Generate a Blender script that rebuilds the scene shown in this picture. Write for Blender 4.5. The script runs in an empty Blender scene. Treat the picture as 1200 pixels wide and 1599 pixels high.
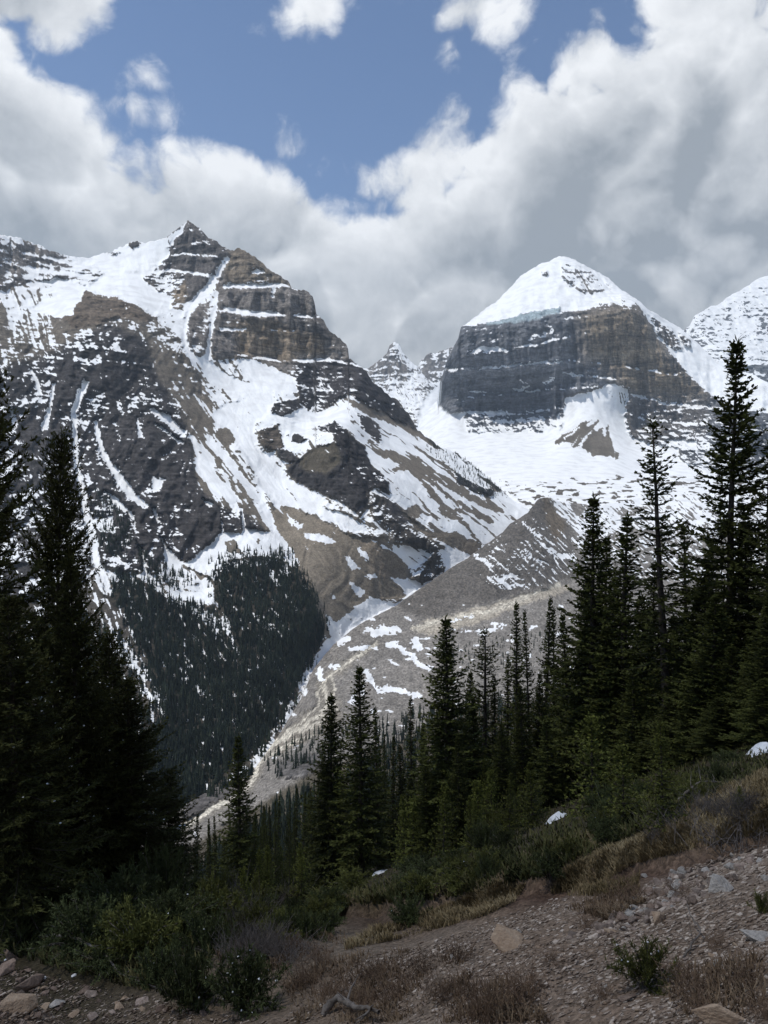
import bpy, bmesh, math, random
import numpy as np
from mathutils import Vector

# ------------------------------------------------------------------ camera, sky, sun, exposure
scene = bpy.context.scene
COL = scene.collection
F = 1200.0          # focal length in photo pixels
CX, CY = 600.0, 800.0

cam_d = bpy.data.cameras.new("camera")
cam_d.sensor_fit = 'AUTO'
cam_d.sensor_width = 36.0
cam_d.lens = 36.0 * F / 1599.0
cam_d.clip_start = 0.1
cam_d.clip_end = 60000.0
cam = bpy.data.objects.new("camera", cam_d)
cam.location = (0, 0, 0)
cam.rotation_euler = (math.radians(90), 0, 0)
COL.objects.link(cam)
scene.camera = cam

CLOUD_AT = (40.0, 120.0); CLOUD_R = (520.0, 560.0)   # where its shadow falls and how wide it is
HAZE_DENSITY = 4.2e-5
SUN_DIR = Vector((-0.38, -0.10, 0.86)).normalized()   # towards the sun
SUN_EL = math.asin(SUN_DIR.z)
SUN_AZ = math.atan2(SUN_DIR.x, SUN_DIR.y)             # clockwise from +Y

def pxdir(px, py):
    return Vector(((px - CX) / F, 1.0, (CY - py) / F)).normalized()

world = bpy.data.worlds.new("World")
scene.world = world
world.cycles.sampling_method = 'MANUAL'
world.cycles.sample_map_resolution = 512
world.use_nodes = True
wt = world.node_tree
wt.nodes.clear()
WN = wt.nodes.new
WL = wt.links.new

def wmath(op, a, b=None, c=None, clamp=False):
    n = WN("ShaderNodeMath"); n.operation = op; n.use_clamp = clamp
    for i, v in enumerate((a, b, c)):
        if v is None: continue
        if isinstance(v, (int, float)): n.inputs[i].default_value = v
        else: WL(v, n.inputs[i])
    return n.outputs[0]

def wvec(op, a, b):
    n = WN("ShaderNodeVectorMath"); n.operation = op
    for i, v in enumerate((a, b)):
        if isinstance(v, (tuple, list, Vector)): n.inputs[i].default_value = tuple(v)
        elif isinstance(v, (int, float)): n.inputs[3].default_value = v
        else: WL(v, n.inputs[i])
    return n.outputs['Value'] if op in ('DOT_PRODUCT', 'LENGTH', 'DISTANCE') else n.outputs['Vector']

def wnoise(vec, scale, detail=6, rough=0.55, distort=0.0, lac=2.0):
    n = WN("ShaderNodeTexNoise"); n.noise_dimensions = '3D'
    n.inputs['Scale'].default_value = scale
    n.inputs['Detail'].default_value = detail
    n.inputs['Roughness'].default_value = rough
    n.inputs['Lacunarity'].default_value = lac
    n.inputs['Distortion'].default_value = distort
    WL(vec, n.inputs['Vector'])
    return n

def wmap(v, a, b, c, d, smooth=True):
    n = WN("ShaderNodeMapRange")
    n.interpolation_type = 'SMOOTHSTEP' if smooth else 'LINEAR'
    n.clamp = True
    WL(v, n.inputs[0])
    for i, x in enumerate((a, b, c, d)): n.inputs[i + 1].default_value = x
    return n.outputs[0]

def wmix(f, a, b):
    n = WN("ShaderNodeMix"); n.data_type = 'RGBA'
    if isinstance(f, (int, float)): n.inputs[0].default_value = f
    else: WL(f, n.inputs[0])
    for k, v in ((6, a), (7, b)):
        if isinstance(v, tuple): n.inputs[k].default_value = v + (1,)
        else: WL(v, n.inputs[k])
    return n.outputs[2]

tc = WN("ShaderNodeTexCoord")
DIRV = tc.outputs['Generated']
# billowing domain: warp the viewing direction a little so that cloud edges curl
wn_ = wnoise(DIRV, 5.0, 3, 0.5)
warp = wvec('SCALE', wvec('SUBTRACT', wn_.outputs['Color'], (0.5, 0.5, 0.5)), 0.07)
DW = wvec('ADD', DIRV, warp)

def halfspace(a, b, vec=DW):
    """signed angular distance from the great circle through two sky points, positive below/right of a->b"""
    n = pxdir(*a).cross(pxdir(*b)).normalized()
    return wvec('DOT_PRODUCT', vec, tuple(n))

def blob(p, r, vec=DW):
    n = WN("ShaderNodeVectorMath"); n.operation = 'DISTANCE'
    WL(vec, n.inputs[0]); n.inputs[1].default_value = tuple(pxdir(*p))
    return wmath('SUBTRACT', r, n.outputs['Value'])

# cloud banks: the left bank, the right bank, loose clouds above
left_bank = wmath('MINIMUM', halfspace((-100, 30), (560, 322)), 0.22)
right_bank = wmath('MINIMUM', halfspace((490, 370), (905, 60)), 0.22)
loose = wmath('MAXIMUM', blob((735, -5), 0.050), blob((5, -25), 0.075))
loose = wmath('MAXIMUM', loose, wmath('SUBTRACT', blob((522, 28), 0.028), 0.015))
back = wmath('SUBTRACT', wmath('MULTIPLY', wnoise(DIRV, 1.7, 2, 0.5).outputs['Fac'], 0.5), 0.27)   # broken cloud elsewhere
backm = wmap(wvec('DOT_PRODUCT', DIRV, (0, 1, 0)), 0.45, 0.70, 0.0, 1.0)
back = wmath('SUBTRACT', back, wmath('MULTIPLY', backm, 0.5))
cover = wmath('MAXIMUM', wmath('MAXIMUM', left_bank, right_bank), wmath('MAXIMUM', loose, back))
sd = pxdir(430, -900)          # towards the sun, across the sky

def wbillow(vec, scale, detail=3.0):
    n = WN("ShaderNodeTexNoise"); n.noise_dimensions = '3D'; n.noise_type = 'RIDGED_MULTIFRACTAL'; n.normalize = False
    n.inputs['Scale'].default_value = scale; n.inputs['Detail'].default_value = detail; n.inputs['Roughness'].default_value = 0.5
    n.inputs['Lacunarity'].default_value = 2.2; n.inputs['Offset'].default_value = 1.0; n.inputs['Gain'].default_value = 1.0
    WL(vec, n.inputs['Vector'])
    return n.outputs['Fac']

def field(k):
    """cloud thickness: banks + broad swells + cauliflower puffs + frayed edges"""
    v = DW if k == 0 else wvec('ADD', DW, tuple(sd * k))
    puff = wmath('SUBTRACT', 0.95, wbillow(v, 8.0, 4.0))
    f = wmath('ADD', cover, wmath('MULTIPLY', puff, 0.068))
    f = wmath('ADD', f, wmath('MULTIPLY', wmath('SUBTRACT', wnoise(v, 6.5, 9, 0.60).outputs['Fac'], 0.5), 0.19))
    return f
f0 = field(0); f1 = field(0.022); f2 = field(0.055)
fray = wnoise(DW, 38.0, 6, 0.65, 0.8).outputs['Fac']
dens_f = wmath('ADD', f0, wmath('MULTIPLY', wmath('SUBTRACT', fray, 0.5), 0.05))
dens = wmap(dens_f, -0.016, 0.034, 0.0, 1.0)
# relief: less cloud towards the sun means a lit flank, more means a shaded one
rel = wmath('ADD', wmath('MULTIPLY', wmath('SUBTRACT', f0, f1), 7.0), wmath('MULTIPLY', wmath('SUBTRACT', f0, f2), 2.4))
thick = wmap(dens_f, 0.0, 0.21, 1.0, 0.0)
lit = wmath('ADD', wmath('MULTIPLY', thick, 0.74), rel)
lit = wmath('ADD', lit, wmath('MULTIPLY', wmath('SUBTRACT', wnoise(DIRV, 3.4, 5, 0.5).outputs['Fac'], 0.5), 0.75))
lit = wmath('ADD', lit, 0.12, clamp=True)
ccol = wmix(lit, (0.31, 0.34, 0.375), (0.93, 0.945, 0.965))

sky = WN("ShaderNodeTexSky")
sky.sky_type = 'NISHITA'
sky.sun_disc = False
sky.sun_elevation = SUN_EL
sky.sun_rotation = SUN_AZ
sky.altitude = 2000.0
sky.air_density = 1.0
sky.dust_density = 0.0
sky.ozone_density = 4.5
bg_sky = WN("ShaderNodeBackground"); bg_sky.inputs['Strength'].default_value = 0.125
WL(sky.outputs['Color'], bg_sky.inputs['Color'])
bg_cl = WN("ShaderNodeBackground"); bg_cl.inputs['Strength'].default_value = 1.0
WL(ccol, bg_cl.inputs['Color'])
mx = WN("ShaderNodeMixShader")
WL(dens, mx.inputs[0]); WL(bg_sky.outputs[0], mx.inputs[1]); WL(bg_cl.outputs[0], mx.inputs[2])
wo = WN("ShaderNodeOutputWorld")
WL(mx.outputs[0], wo.inputs['Surface'])

sun_d = bpy.data.lights.new("sun", 'SUN')
sun_d.energy = 3.6
sun_d.angle = math.radians(0.6)
sun_d.color = (1.0, 0.95, 0.88)
sun = bpy.data.objects.new("sun", sun_d)
sun.rotation_euler = SUN_DIR.to_track_quat('Z', 'Y').to_euler()
sun.location = (0, 0, 3000)
COL.objects.link(sun)

scene.view_settings.view_transform = 'Standard'
scene.view_settings.look = 'None'
scene.view_settings.exposure = 0.12
scene.view_settings.gamma = 1.0
scene.view_settings.use_curve_mapping = False
scene.cycles.max_bounces = 6
scene.cycles.diffuse_bounces = 3
scene.cycles.glossy_bounces = 1
scene.cycles.transmission_bounces = 2
scene.cycles.transparent_max_bounces = 4
scene.cycles.volume_bounces = 0
scene.cycles.use_denoising = True

# ------------------------------------------------------------------ helpers
def tag(o, label=None, cat=None, group=None, kind=None):
    if label: o["label"] = label
    if cat: o["category"] = cat
    if group: o["group"] = group
    if kind: o["kind"] = kind
    return o

def at(px, py, Y):
    """point at depth Y seen at photo pixel (px, py)"""
    return Vector((Y * (px - CX) / F, Y, Y * (CY - py) / F))

def mesh_np(name, v, quads=None, tris=None, smooth=True):
    me = bpy.data.meshes.new(name)
    nv = len(v)
    loops = []; starts = []; tot = 0
    if quads is not None and len(quads):
        loops.append(np.asarray(quads, np.int32).ravel())
        starts.append(np.arange(len(quads), dtype=np.int32) * 4)
        tot += 4 * len(quads)
    if tris is not None and len(tris):
        loops.append(np.asarray(tris, np.int32).ravel())
        starts.append(np.arange(len(tris), dtype=np.int32) * 3 + tot)
        tot += 3 * len(tris)
    loops = np.concatenate(loops); starts = np.concatenate(starts)
    me.vertices.add(nv); me.loops.add(len(loops)); me.polygons.add(len(starts))
    me.vertices.foreach_set("co", np.asarray(v, np.float32).ravel())
    me.loops.foreach_set("vertex_index", loops)
    me.polygons.foreach_set("loop_start", starts)
    me.polygons.foreach_set("use_smooth", np.full(len(starts), smooth, dtype=bool))
    me.update(calc_edges=True)
    return me

def add_obj(name, me, mat=None, parent=None, loc=None, rot=None, scale=None):
    o = bpy.data.objects.new(name, me)
    COL.objects.link(o)
    if mat is not None and me is not None and len(me.materials) == 0: me.materials.append(mat)
    if parent: o.parent = parent
    if loc is not None: o.location = loc
    if rot is not None: o.rotation_euler = rot
    if scale is not None: o.scale = scale
    return o

def attr_col(me, name, col):
    a = me.attributes.new(name, 'FLOAT_COLOR', 'POINT')
    c = np.ones((len(col), 4), np.float32); c[:, :3] = col
    a.data.foreach_set("color", c.ravel())

def attr_f(me, name, val):
    a = me.attributes.new(name, 'FLOAT', 'POINT')
    a.data.foreach_set("value", np.asarray(val, np.float32).ravel())

# ---- noise
_rng = np.random.default_rng(7)
_P = np.concatenate([_rng.permutation(256)] * 3).astype(np.int32)
_G = _rng.normal(size=(256, 3)).astype(np.float32)
_G /= np.linalg.norm(_G, axis=1)[:, None]
_G *= 1.5

def pn3(x, y, z, seed=0):
    x = np.asarray(x, np.float32) + seed * 17.13; y = np.asarray(y, np.float32) + seed * 5.71; z = np.asarray(z, np.float32) + seed * 9.37
    xi = np.floor(x).astype(np.int32); yi = np.floor(y).astype(np.int32); zi = np.floor(z).astype(np.int32)
    fx = x - xi; fy = y - yi; fz = z - zi
    xi &= 255; yi &= 255; zi &= 255
    u = fx * fx * fx * (fx * (fx * 6 - 15) + 10); v = fy * fy * fy * (fy * (fy * 6 - 15) + 10); w = fz * fz * fz * (fz * (fz * 6 - 15) + 10)
    def g(dx, dy, dz):
        h = _P[_P[_P[xi + dx] + yi + dy] + zi + dz] 
        G = _G[h]
        return G[..., 0] * (fx - dx) + G[..., 1] * (fy - dy) + G[..., 2] * (fz - dz)
    a = g(0,0,0); a += u * (g(1,0,0) - a)
    b = g(0,1,0); b += u * (g(1,1,0) - b)
    c = g(0,0,1); c += u * (g(1,0,1) - c)
    d = g(0,1,1); d += u * (g(1,1,1) - d)
    a += v * (b - a); c += v * (d - c)
    return a + w * (c - a)

_A2 = np.linspace(0, 2 * np.pi, 256, endpoint=False)
_G2 = (np.stack([np.cos(_A2), np.sin(_A2)], 1) * 1.5).astype(np.float32)
def pn2(x, y, seed=0):
    x = np.asarray(x, np.float32) + seed * 17.13; y = np.asarray(y, np.float32) + seed * 5.71
    xi = np.floor(x).astype(np.int32); yi = np.floor(y).astype(np.int32)
    fx = x - xi; fy = y - yi
    xi &= 255; yi &= 255
    u = fx * fx * fx * (fx * (fx * 6 - 15) + 10); v = fy * fy * fy * (fy * (fy * 6 - 15) + 10)
    def g(dx, dy):
        G = _G2[_P[_P[xi + dx] + yi + dy]]
        return G[..., 0] * (fx - dx) + G[..., 1] * (fy - dy)
    a = g(0,0); a += u * (g(1,0) - a)
    b = g(0,1); b += u * (g(1,1) - b)
    return a + v * (b - a)

def fbm2(x, y, o=4, seed=0, rough=0.5):
    s = 0; a = 1; t = 0
    for k in range(o):
        s = s + a * pn2(x * 2**k, y * 2**k, seed + k); t += a; a *= rough
    return s / t

def fbm3(x, y, z, o=4, seed=0, rough=0.5):
    s = 0; a = 1; t = 0
    for k in range(o):
        s = s + a * pn3(x * 2**k, y * 2**k, z * 2**k, seed + k); t += a; a *= rough
    return s / t

def ridged3(x, y, z, o=4, seed=0, rough=0.5):
    s = 0; a = 1; t = 0
    for k in range(o):
        s = s + a * (1 - 2 * np.abs(pn3(x * 2**k, y * 2**k, z * 2**k, seed + k))); t += a; a *= rough
    return s / t

def sstep(a, b, x):
    t = np.clip((x - a) / (b - a), 0, 1)
    return t * t * (3 - 2 * t)

def tps(ctrl, px, py):
    """smooth depth surface through (px, py, depth) control points"""
    c = np.array(ctrl, np.float64)
    P = c[:, :2] / 300.0; val = np.log(c[:, 2])
    n = len(P)
    def ker(r2): return r2 * np.log(r2 + 1e-9)
    K = ker(((P[:, None] - P[None]) ** 2).sum(-1)) + np.eye(n) * 2e-3
    A = np.zeros((n + 3, n + 3)); A[:n, :n] = K; A[:n, n] = 1; A[:n, n+1:] = P; A[n, :n] = 1; A[n+1:, :n] = P.T
    w = np.linalg.solve(A, np.concatenate([val, [0, 0, 0]]))
    X = np.asarray(px, np.float64) / 300.0; Yy = np.asarray(py, np.float64) / 300.0
    r = w[n] + w[n+1] * X + w[n+2] * Yy
    for i in range(n):
        r = r + w[i] * ker((X - P[i, 0]) ** 2 + (Yy - P[i, 1]) ** 2)
    return np.exp(r)

def poly_sd(poly, x, y):
    """signed distance, positive inside"""
    p = np.array(poly, np.float32)
    d = np.full(x.shape, 1e9, np.float32); ins = np.zeros(x.shape, bool)
    for i in range(len(p)):
        a = p[i]; b = p[(i + 1) % len(p)]
        e = b - a; L = float(e @ e) + 1e-9
        t = np.clip(((x - a[0]) * e[0] + (y - a[1]) * e[1]) / L, 0, 1)
        d = np.minimum(d, (x - a[0] - t * e[0]) ** 2 + (y - a[1] - t * e[1]) ** 2)
        if a[1] != b[1]:
            c = ((a[1] > y) != (b[1] > y)) & (x < (b[0] - a[0]) * (y - a[1]) / (b[1] - a[1]) + a[0])
            ins ^= c
    d = np.sqrt(d)
    return np.where(ins, d, -d)

def line_sd(line, x, y):
    """line: (px, py, halfwidth) ; positive inside the strip"""
    best = np.full(x.shape, -1e9, np.float32)
    for (x0, y0, w0), (x1, y1, w1) in zip(line[:-1], line[1:]):
        ex, ey = x1 - x0, y1 - y0; L = ex * ex + ey * ey + 1e-9
        t = np.clip(((x - x0) * ex + (y - y0) * ey) / L, 0, 1)
        d = np.hypot(x - x0 - t * ex, y - y0 - t * ey)
        best = np.maximum(best, w0 + t * (w1 - w0) - d)
    return best

def paint(arrs, regions, x, y, xw, yw):
    """painter's algorithm: each region is (shape, feather, {field: value})"""
    for shape, feather, vals in regions:
        sh = np.array([s[:2] for s in shape]); m = 40
        bb = (x > sh[:, 0].min() - m) & (x < sh[:, 0].max() + m) & (y > sh[:, 1].min() - m) & (y < sh[:, 1].max() + m)
        if not bb.any(): continue
        X = xw[bb]; Yv = yw[bb]
        s = line_sd(shape, X, Yv) if len(shape[0]) == 3 else poly_sd(shape, X, Yv)
        k = sstep(-feather, feather, s)
        for f, v in vals.items():
            A = arrs[f]
            if A.ndim == 2: A[bb] = A[bb] * (1 - k[:, None]) + np.array(v, np.float32) * k[:, None]
            else: A[bb] = A[bb] * (1 - k) + v * k

# ---- materials
def principled(name, rough=0.9, spec=0.2):
    m = bpy.data.materials.new(name); m.use_nodes = True
    nt = m.node_tree; b = nt.nodes['Principled BSDF']
    b.inputs['Roughness'].default_value = rough
    b.inputs['Specular IOR Level'].default_value = spec
    return m, nt, b

def noise_col_mat(name, c1, c2, scale=8.0, detail=5, rough=0.9, bump=0.0, spec=0.2, coords='Object', rnd=0.0, c3=None, bscale=None):
    """two-tone procedural surface with grain, optional relief and per-object variation"""
    m, nt, b = principled(name, rough, spec)
    N = nt.nodes.new; L = nt.links.new
    tc = N("ShaderNodeTexCoord")
    nz = N("ShaderNodeTexNoise"); nz.inputs['Scale'].default_value = scale; nz.inputs['Detail'].default_value = detail; nz.inputs['Roughness'].default_value = 0.62
    L(tc.outputs[coords], nz.inputs['Vector'])
    cr = N("ShaderNodeValToRGB")
    cr.color_ramp.elements[0].position = 0.32; cr.color_ramp.elements[0].color = tuple(c1) + (1,)
    cr.color_ramp.elements[1].position = 0.68; cr.color_ramp.elements[1].color = tuple(c2) + (1,)
    if c3 is not None:
        e = cr.color_ramp.elements.new(0.8); e.color = tuple(c3) + (1,)
    L(nz.outputs['Fac'], cr.inputs['Fac'])
    out = cr.outputs['Color']
    if rnd:
        oi = N("ShaderNodeObjectInfo")
        mr = N("ShaderNodeMapRange"); mr.inputs[3].default_value = 1 - rnd; mr.inputs[4].default_value = 1 + rnd
        L(oi.outputs['Random'], mr.inputs[0])
        hs = N("ShaderNodeHueSaturation"); L(mr.outputs[0], hs.inputs['Value']); L(out, hs.inputs['Color'])
        out = hs.outputs['Color']
    L(out, b.inputs['Base Color'])
    if bump:
        n2 = N("ShaderNodeTexNoise"); n2.inputs['Scale'].default_value = bscale or scale * 2.5; n2.inputs['Detail'].default_value = 6
        L(tc.outputs[coords], n2.inputs['Vector'])
        bp = N("ShaderNodeBump"); bp.inputs['Strength'].default_value = bump; bp.inputs['Distance'].default_value = 0.05
        L(n2.outputs['Fac'], bp.inputs['Height']); L(bp.outputs['Normal'], b.inputs['Normal'])
    return m
# ------------------------------------------------------------------ far terrain: materials
def terrain_material(name, snow_col=(0.80, 0.83, 0.86), fine=0.25):
    m, nt, b = principled(name, 0.92, 0.1)
    N = nt.nodes.new; L = nt.links.new
    ac = N("ShaderNodeAttribute"); ac.attribute_name = "rock_col"
    asn = N("ShaderNodeAttribute"); asn.attribute_name = "snow"
    tc = N("ShaderNodeTexCoord")
    nz = N("ShaderNodeTexNoise"); nz.inputs['Scale'].default_value = fine; nz.inputs['Detail'].default_value = 4; nz.inputs['Roughness'].default_value = 0.65
    L(tc.outputs['Object'], nz.inputs['Vector'])
    mr = N("ShaderNodeMapRange"); mr.inputs[1].default_value = 0.3; mr.inputs[2].default_value = 0.7; mr.inputs[3].default_value = 0.62; mr.inputs[4].default_value = 1.38
    L(nz.outputs['Fac'], mr.inputs[0])
    def stretched(sc, det, lo, hi):
        mp = N("ShaderNodeMapping"); mp.inputs['Scale'].default_value = sc
        L(tc.outputs['Object'], mp.inputs['Vector'])
        t = N("ShaderNodeTexNoise"); t.inputs['Scale'].default_value = 1.0; t.inputs['Detail'].default_value = det; t.inputs['Roughness'].default_value = 0.6
        L(mp.outputs[0], t.inputs['Vector'])
        r = N("ShaderNodeMapRange"); r.inputs[1].default_value = 0.32; r.inputs[2].default_value = 0.68; r.inputs[3].default_value = lo; r.inputs[4].default_value = hi
        L(t.outputs['Fac'], r.inputs[0])
        return r.outputs[0]
    def mul(a, b_):
        k = N("ShaderNodeMath"); k.operation = 'MULTIPLY'; L(a, k.inputs[0]); L(b_, k.inputs[1]); return k.outputs[0]
    acl = N("ShaderNodeAttribute"); acl.attribute_name = "cliff"
    grain = mul(stretched((0.11, 0.11, 0.016), 5, 0.52, 1.48), stretched((0.010, 0.010, 0.20), 5, 0.58, 1.42))
    gm = N("ShaderNodeMix"); gm.data_type = 'FLOAT'; gm.inputs[2].default_value = 1.0
    L(acl.outputs['Fac'], gm.inputs[0]); L(grain, gm.inputs[3])
    mu = N("ShaderNodeVectorMath"); mu.operation = 'SCALE'
    L(ac.outputs['Color'], mu.inputs[0]); L(mul(mr.outputs[0], gm.outputs[0]), mu.inputs['Scale'])
    # snow edge is broken up by the same grain
    ad = N("ShaderNodeMath"); ad.operation = 'MULTIPLY_ADD'; ad.inputs[1].default_value = 0.9; ad.inputs[2].default_value = -0.45
    L(nz.outputs['Fac'], ad.inputs[0])
    ad2 = N("ShaderNodeMath"); ad2.operation = 'ADD'
    L(asn.outputs['Fac'], ad2.inputs[0]); L(ad.outputs[0], ad2.inputs[1])
    sm = N("ShaderNodeMapRange"); sm.interpolation_type = 'SMOOTHSTEP'; sm.inputs[1].default_value = 0.36; sm.inputs[2].default_value = 0.64
    L(ad2.outputs[0], sm.inputs[0])
    n2 = N("ShaderNodeTexNoise"); n2.inputs['Scale'].default_value = 0.02; n2.inputs['Detail'].default_value = 5
    L(tc.outputs['Object'], n2.inputs['Vector'])
    sc = N("ShaderNodeMix"); sc.data_type = 'RGBA'
    sc.inputs[6].default_value = tuple(c * 0.86 for c in snow_col) + (1,); sc.inputs[7].default_value = snow_col + (1,)
    mr2 = N("ShaderNodeMapRange"); mr2.inputs[1].default_value = 0.35; mr2.inputs[2].default_value = 0.55
    L(n2.outputs['Fac'], mr2.inputs[0]); L(mr2.outputs[0], sc.inputs[0])
    mix = N("ShaderNodeMix"); mix.data_type = 'RGBA'
    L(sm.outputs[0], mix.inputs[0]); L(mu.outputs[0], mix.inputs[6]); L(sc.outputs[2], mix.inputs[7])
    L(mix.outputs[2], b.inputs['Base Color'])
    bp = N("ShaderNodeBump"); bp.inputs['Strength'].default_value = 0.7; bp.inputs['Distance'].default_value = 3.0
    L(nz.outputs['Fac'], bp.inputs['Height']); L(bp.outputs['Normal'], b.inputs['Normal'])
    return m

MAT_TERRAIN = terrain_material("rock_and_snow")

def build_sheet(name, ctrl, top, bottom, px0, px1, regions, base, step=1.5, rowstep=1.55, dip=0.0,
                top_rough=2.0, relief=1.0, nz0=0.60, kz=1.6, streak=None, warp_amp=5.0, strata=(46.0, 15.0), seed=0, back=(10, 40, 110, 260, 600),
                noise_amp=0.45, flute=1.0, ledge=1.0, buttress=1.0, grit=0.22, st_rel=3.0, benches=(), fine_warp=1.6):
    cols = np.arange(px0, px1 + step, step, dtype=np.float32)
    tp = np.array(top, np.float32); bt = np.array(bottom, np.float32)
    ty = np.interp(cols, tp[:, 0], tp[:, 1]).astype(np.float32)
    ty = ty + top_rough * (1.3 * pn2(cols / 14.0, cols * 0 + 3.3, seed) + 0.9 * pn2(cols / 5.0, cols * 0 + 7.3, seed + 1) + 0.5 * pn2(cols / 2.3, cols * 0 + 1.3, seed + 2))
    by = np.maximum(np.interp(cols, bt[:, 0], bt[:, 1]).astype(np.float32), ty + 4)
    nr = int((by - ty).max() / rowstep) + 2
    v = np.linspace(0, 1, nr, dtype=np.float32)[:, None]
    PX = np.broadcast_to(cols[None], (nr, len(cols))).astype(np.float32).copy()
    PY = (ty[None] + v * (by - ty)[None]).astype(np.float32)
    Y0 = tps(ctrl, PX, PY).astype(np.float32)
    # traced shapes get ragged edges
    wx = warp_amp * (fbm2(PX / 22, PY / 22, 4, seed + 11, 0.6))
    wy = warp_amp * (fbm2(PX / 22, PY / 22, 4, seed + 31, 0.6))
    wx = wx + fine_warp * pn2(PX / 4.0, PY / 4.0, seed + 51); wy = wy + fine_warp * pn2(PX / 4.0, PY / 4.0, seed + 52)
    A = dict(bias=np.full(PX.shape, base['bias'], np.float32), cliff=np.full(PX.shape, base['cliff'], np.float32),
             col=np.broadcast_to(np.array(base['col'], np.float32), PX.shape + (3,)).copy(), nk=np.full(PX.shape, 1.0, np.float32),
             rr=np.full(PX.shape, 1.0, np.float32))
    sh = PX.shape
    flat = {k: (a.reshape(-1, 3) if a.ndim == 3 else a.reshape(-1)) for k, a in A.items()}
    paint(flat, regions, PX.ravel(), PY.ravel(), (PX + wx).ravel(), (PY + wy).ravel())
    A = {k: (a.reshape(sh + (3,)) if a.ndim == 2 else a.reshape(sh)) for k, a in flat.items()}
    X0 = Y0 * (PX - CX) / F; Z0 = Y0 * (CY - PY) / F
    n_big = fbm3(X0 / 170, Y0 / 170, Z0 / 170, 3, seed + 3)
    rg = ridged3(X0 / 75, Y0 / 170, Z0 / 210, 3, seed + 5, 0.55)
    n_sm = fbm3(X0 / 22, Y0 / 22, Z0 / 16, 4, seed + 9, 0.6)
    h = Z0 + dip * X0 + 16 * n_big + 5 * n_sm
    def stair(p, sd):
        t = h / p + 0.55 * pn2(h / (p * 3.1), h * 0 + sd, seed)
        fr = t - np.floor(t)
        hard = 0.55 + 0.9 * (pn2(np.floor(t) * 1.37, h * 0 + sd + 4.2, seed))
        return (sstep(0.68, 1.0, fr) - fr) * np.clip(hard + 0.3 * n_big, 0.1, 1.4), fr, np.floor(t)
    s1, f1, i1 = stair(strata[0], 1.7)
    s2, f2, i2 = stair(strata[1], 5.3)
    cl = A['cliff']
    brk = fbm3(X0 / 60, Y0 / 90, Z0 / 34, 3, seed + 13)            # ledges come and go along the face
    brk2 = fbm3(X0 / 24, Y0 / 40, Z0 / 18, 2, seed + 17)
    crag = ridged3(X0 / 34, Y0 / 48, Z0 / 46, 4, seed + 19, 0.6)
    k1 = np.clip(0.55 + 1.5 * brk, 0.0, 1.3); k2 = np.clip(0.45 + 1.7 * brk2, 0.0, 1.3)
    butt = 1 - 2 * np.abs(pn2(X0 / 105 + 0.5 * n_big, Z0 / 900, seed + 23)) + 0.6 * (1 - 2 * np.abs(pn2(X0 / 38 + 0.6 * n_big, Z0 / 260, seed + 24)))
    gul = fbm2(PX / 26 + 0.9 * pn2(PX / 40, PY / 40, seed + 2), PY / 90, 3, seed + 37, 0.55)
    rel = cl * (ledge * (0.62 * strata[0] * s1 * k1 + 0.60 * strata[1] * s2 * k2) + flute * (-16 * rg - 10 * crag + 7 * n_sm + 20 * gul) - buttress * 16 * butt) + (1 - cl) * (-3.0 * rg + 1.8 * n_sm + 8 * gul) + (0.3 + 0.7 * cl) * 22 * n_big
    # benches: the face steps back above each traced ledge
    bsnow = 0.0
    for line, amp in benches:
        ln = np.array(line, np.float32)
        wl = sstep(ln[0, 0] - 12, ln[0, 0] + 12, PX) * (1 - sstep(ln[-1, 0] - 12, ln[-1, 0] + 12, PX))
        up = np.interp(PX, ln[:, 0], ln[:, 1]).astype(np.float32) + 2.5 * fbm2(PX / 16, PX * 0 + amp, 3, seed + 43) - PY
        kk = np.clip(0.75 + 1.1 * pn2(PX / 35, PX * 0 + amp + 0.7, seed + 44) + 0.8 * pn2(PX / 11, PX * 0 + amp + 3.1, seed + 46), 0.0, 1.3)
        rel = rel + amp * kk * wl * sstep(-1.0, 4.0, up) * np.exp(-np.clip(up, 0, 400) / 45.0)
        bsnow = bsnow + wl * kk * 0.58 * np.exp(-((up - 1.8) / 2.0) ** 2) - wl * 0.25 * np.exp(-((up + 4.0) / 3.0) ** 2)
    bed = fbm2(PX / 13, (PY - 0.08 * PX) / 2.4, 3, seed + 47, 0.6)
    st = 0.0
    if streak is not None:
        st = streak(PX, PY)
        rel = rel + (1 - cl) * st_rel * st
    # keep the outline of the skyline and of the foot where they were traced
    edge = np.clip((PY - ty[None]) / 12.0, 0, 1) * np.clip((by[None] - PY) / 10.0, 0, 1)
    Y = Y0 + relief * A['rr'] * rel * (0.25 + 0.75 * edge)
    X = Y * (PX - CX) / F; Z = Y * (CY - PY) / F
    P = np.stack([X, Y, Z], -1)
    du = np.gradient(P, axis=1); dv = np.gradient(P, axis=0)
    Nn = np.cross(dv, du); Nn /= (np.linalg.norm(Nn, axis=-1, keepdims=True) + 1e-9)
    Nn[Nn[..., 1] > 0] *= -1
    nz = Nn[..., 2]
    n_img = fbm2(PX / 14, PY / 6, 3, seed + 71, 0.55)
    s = A['bias'] + bsnow + cl * (0.42 * bed + 0.40 * fbm2(PX / 62, PY / 45, 2, seed + 49)) + kz * (nz - nz0) * (0.25 + 0.75 * cl) + A['nk'] * (noise_amp * (0.6 * n_sm + 0.55 * n_img + cl * (0.9 * gul - 0.35 * crag + 0.15)) + (1 - cl) * 0.95 * st + 0.2 * cl * st)
    snow = sstep(-0.11, 0.11, s)
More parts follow.
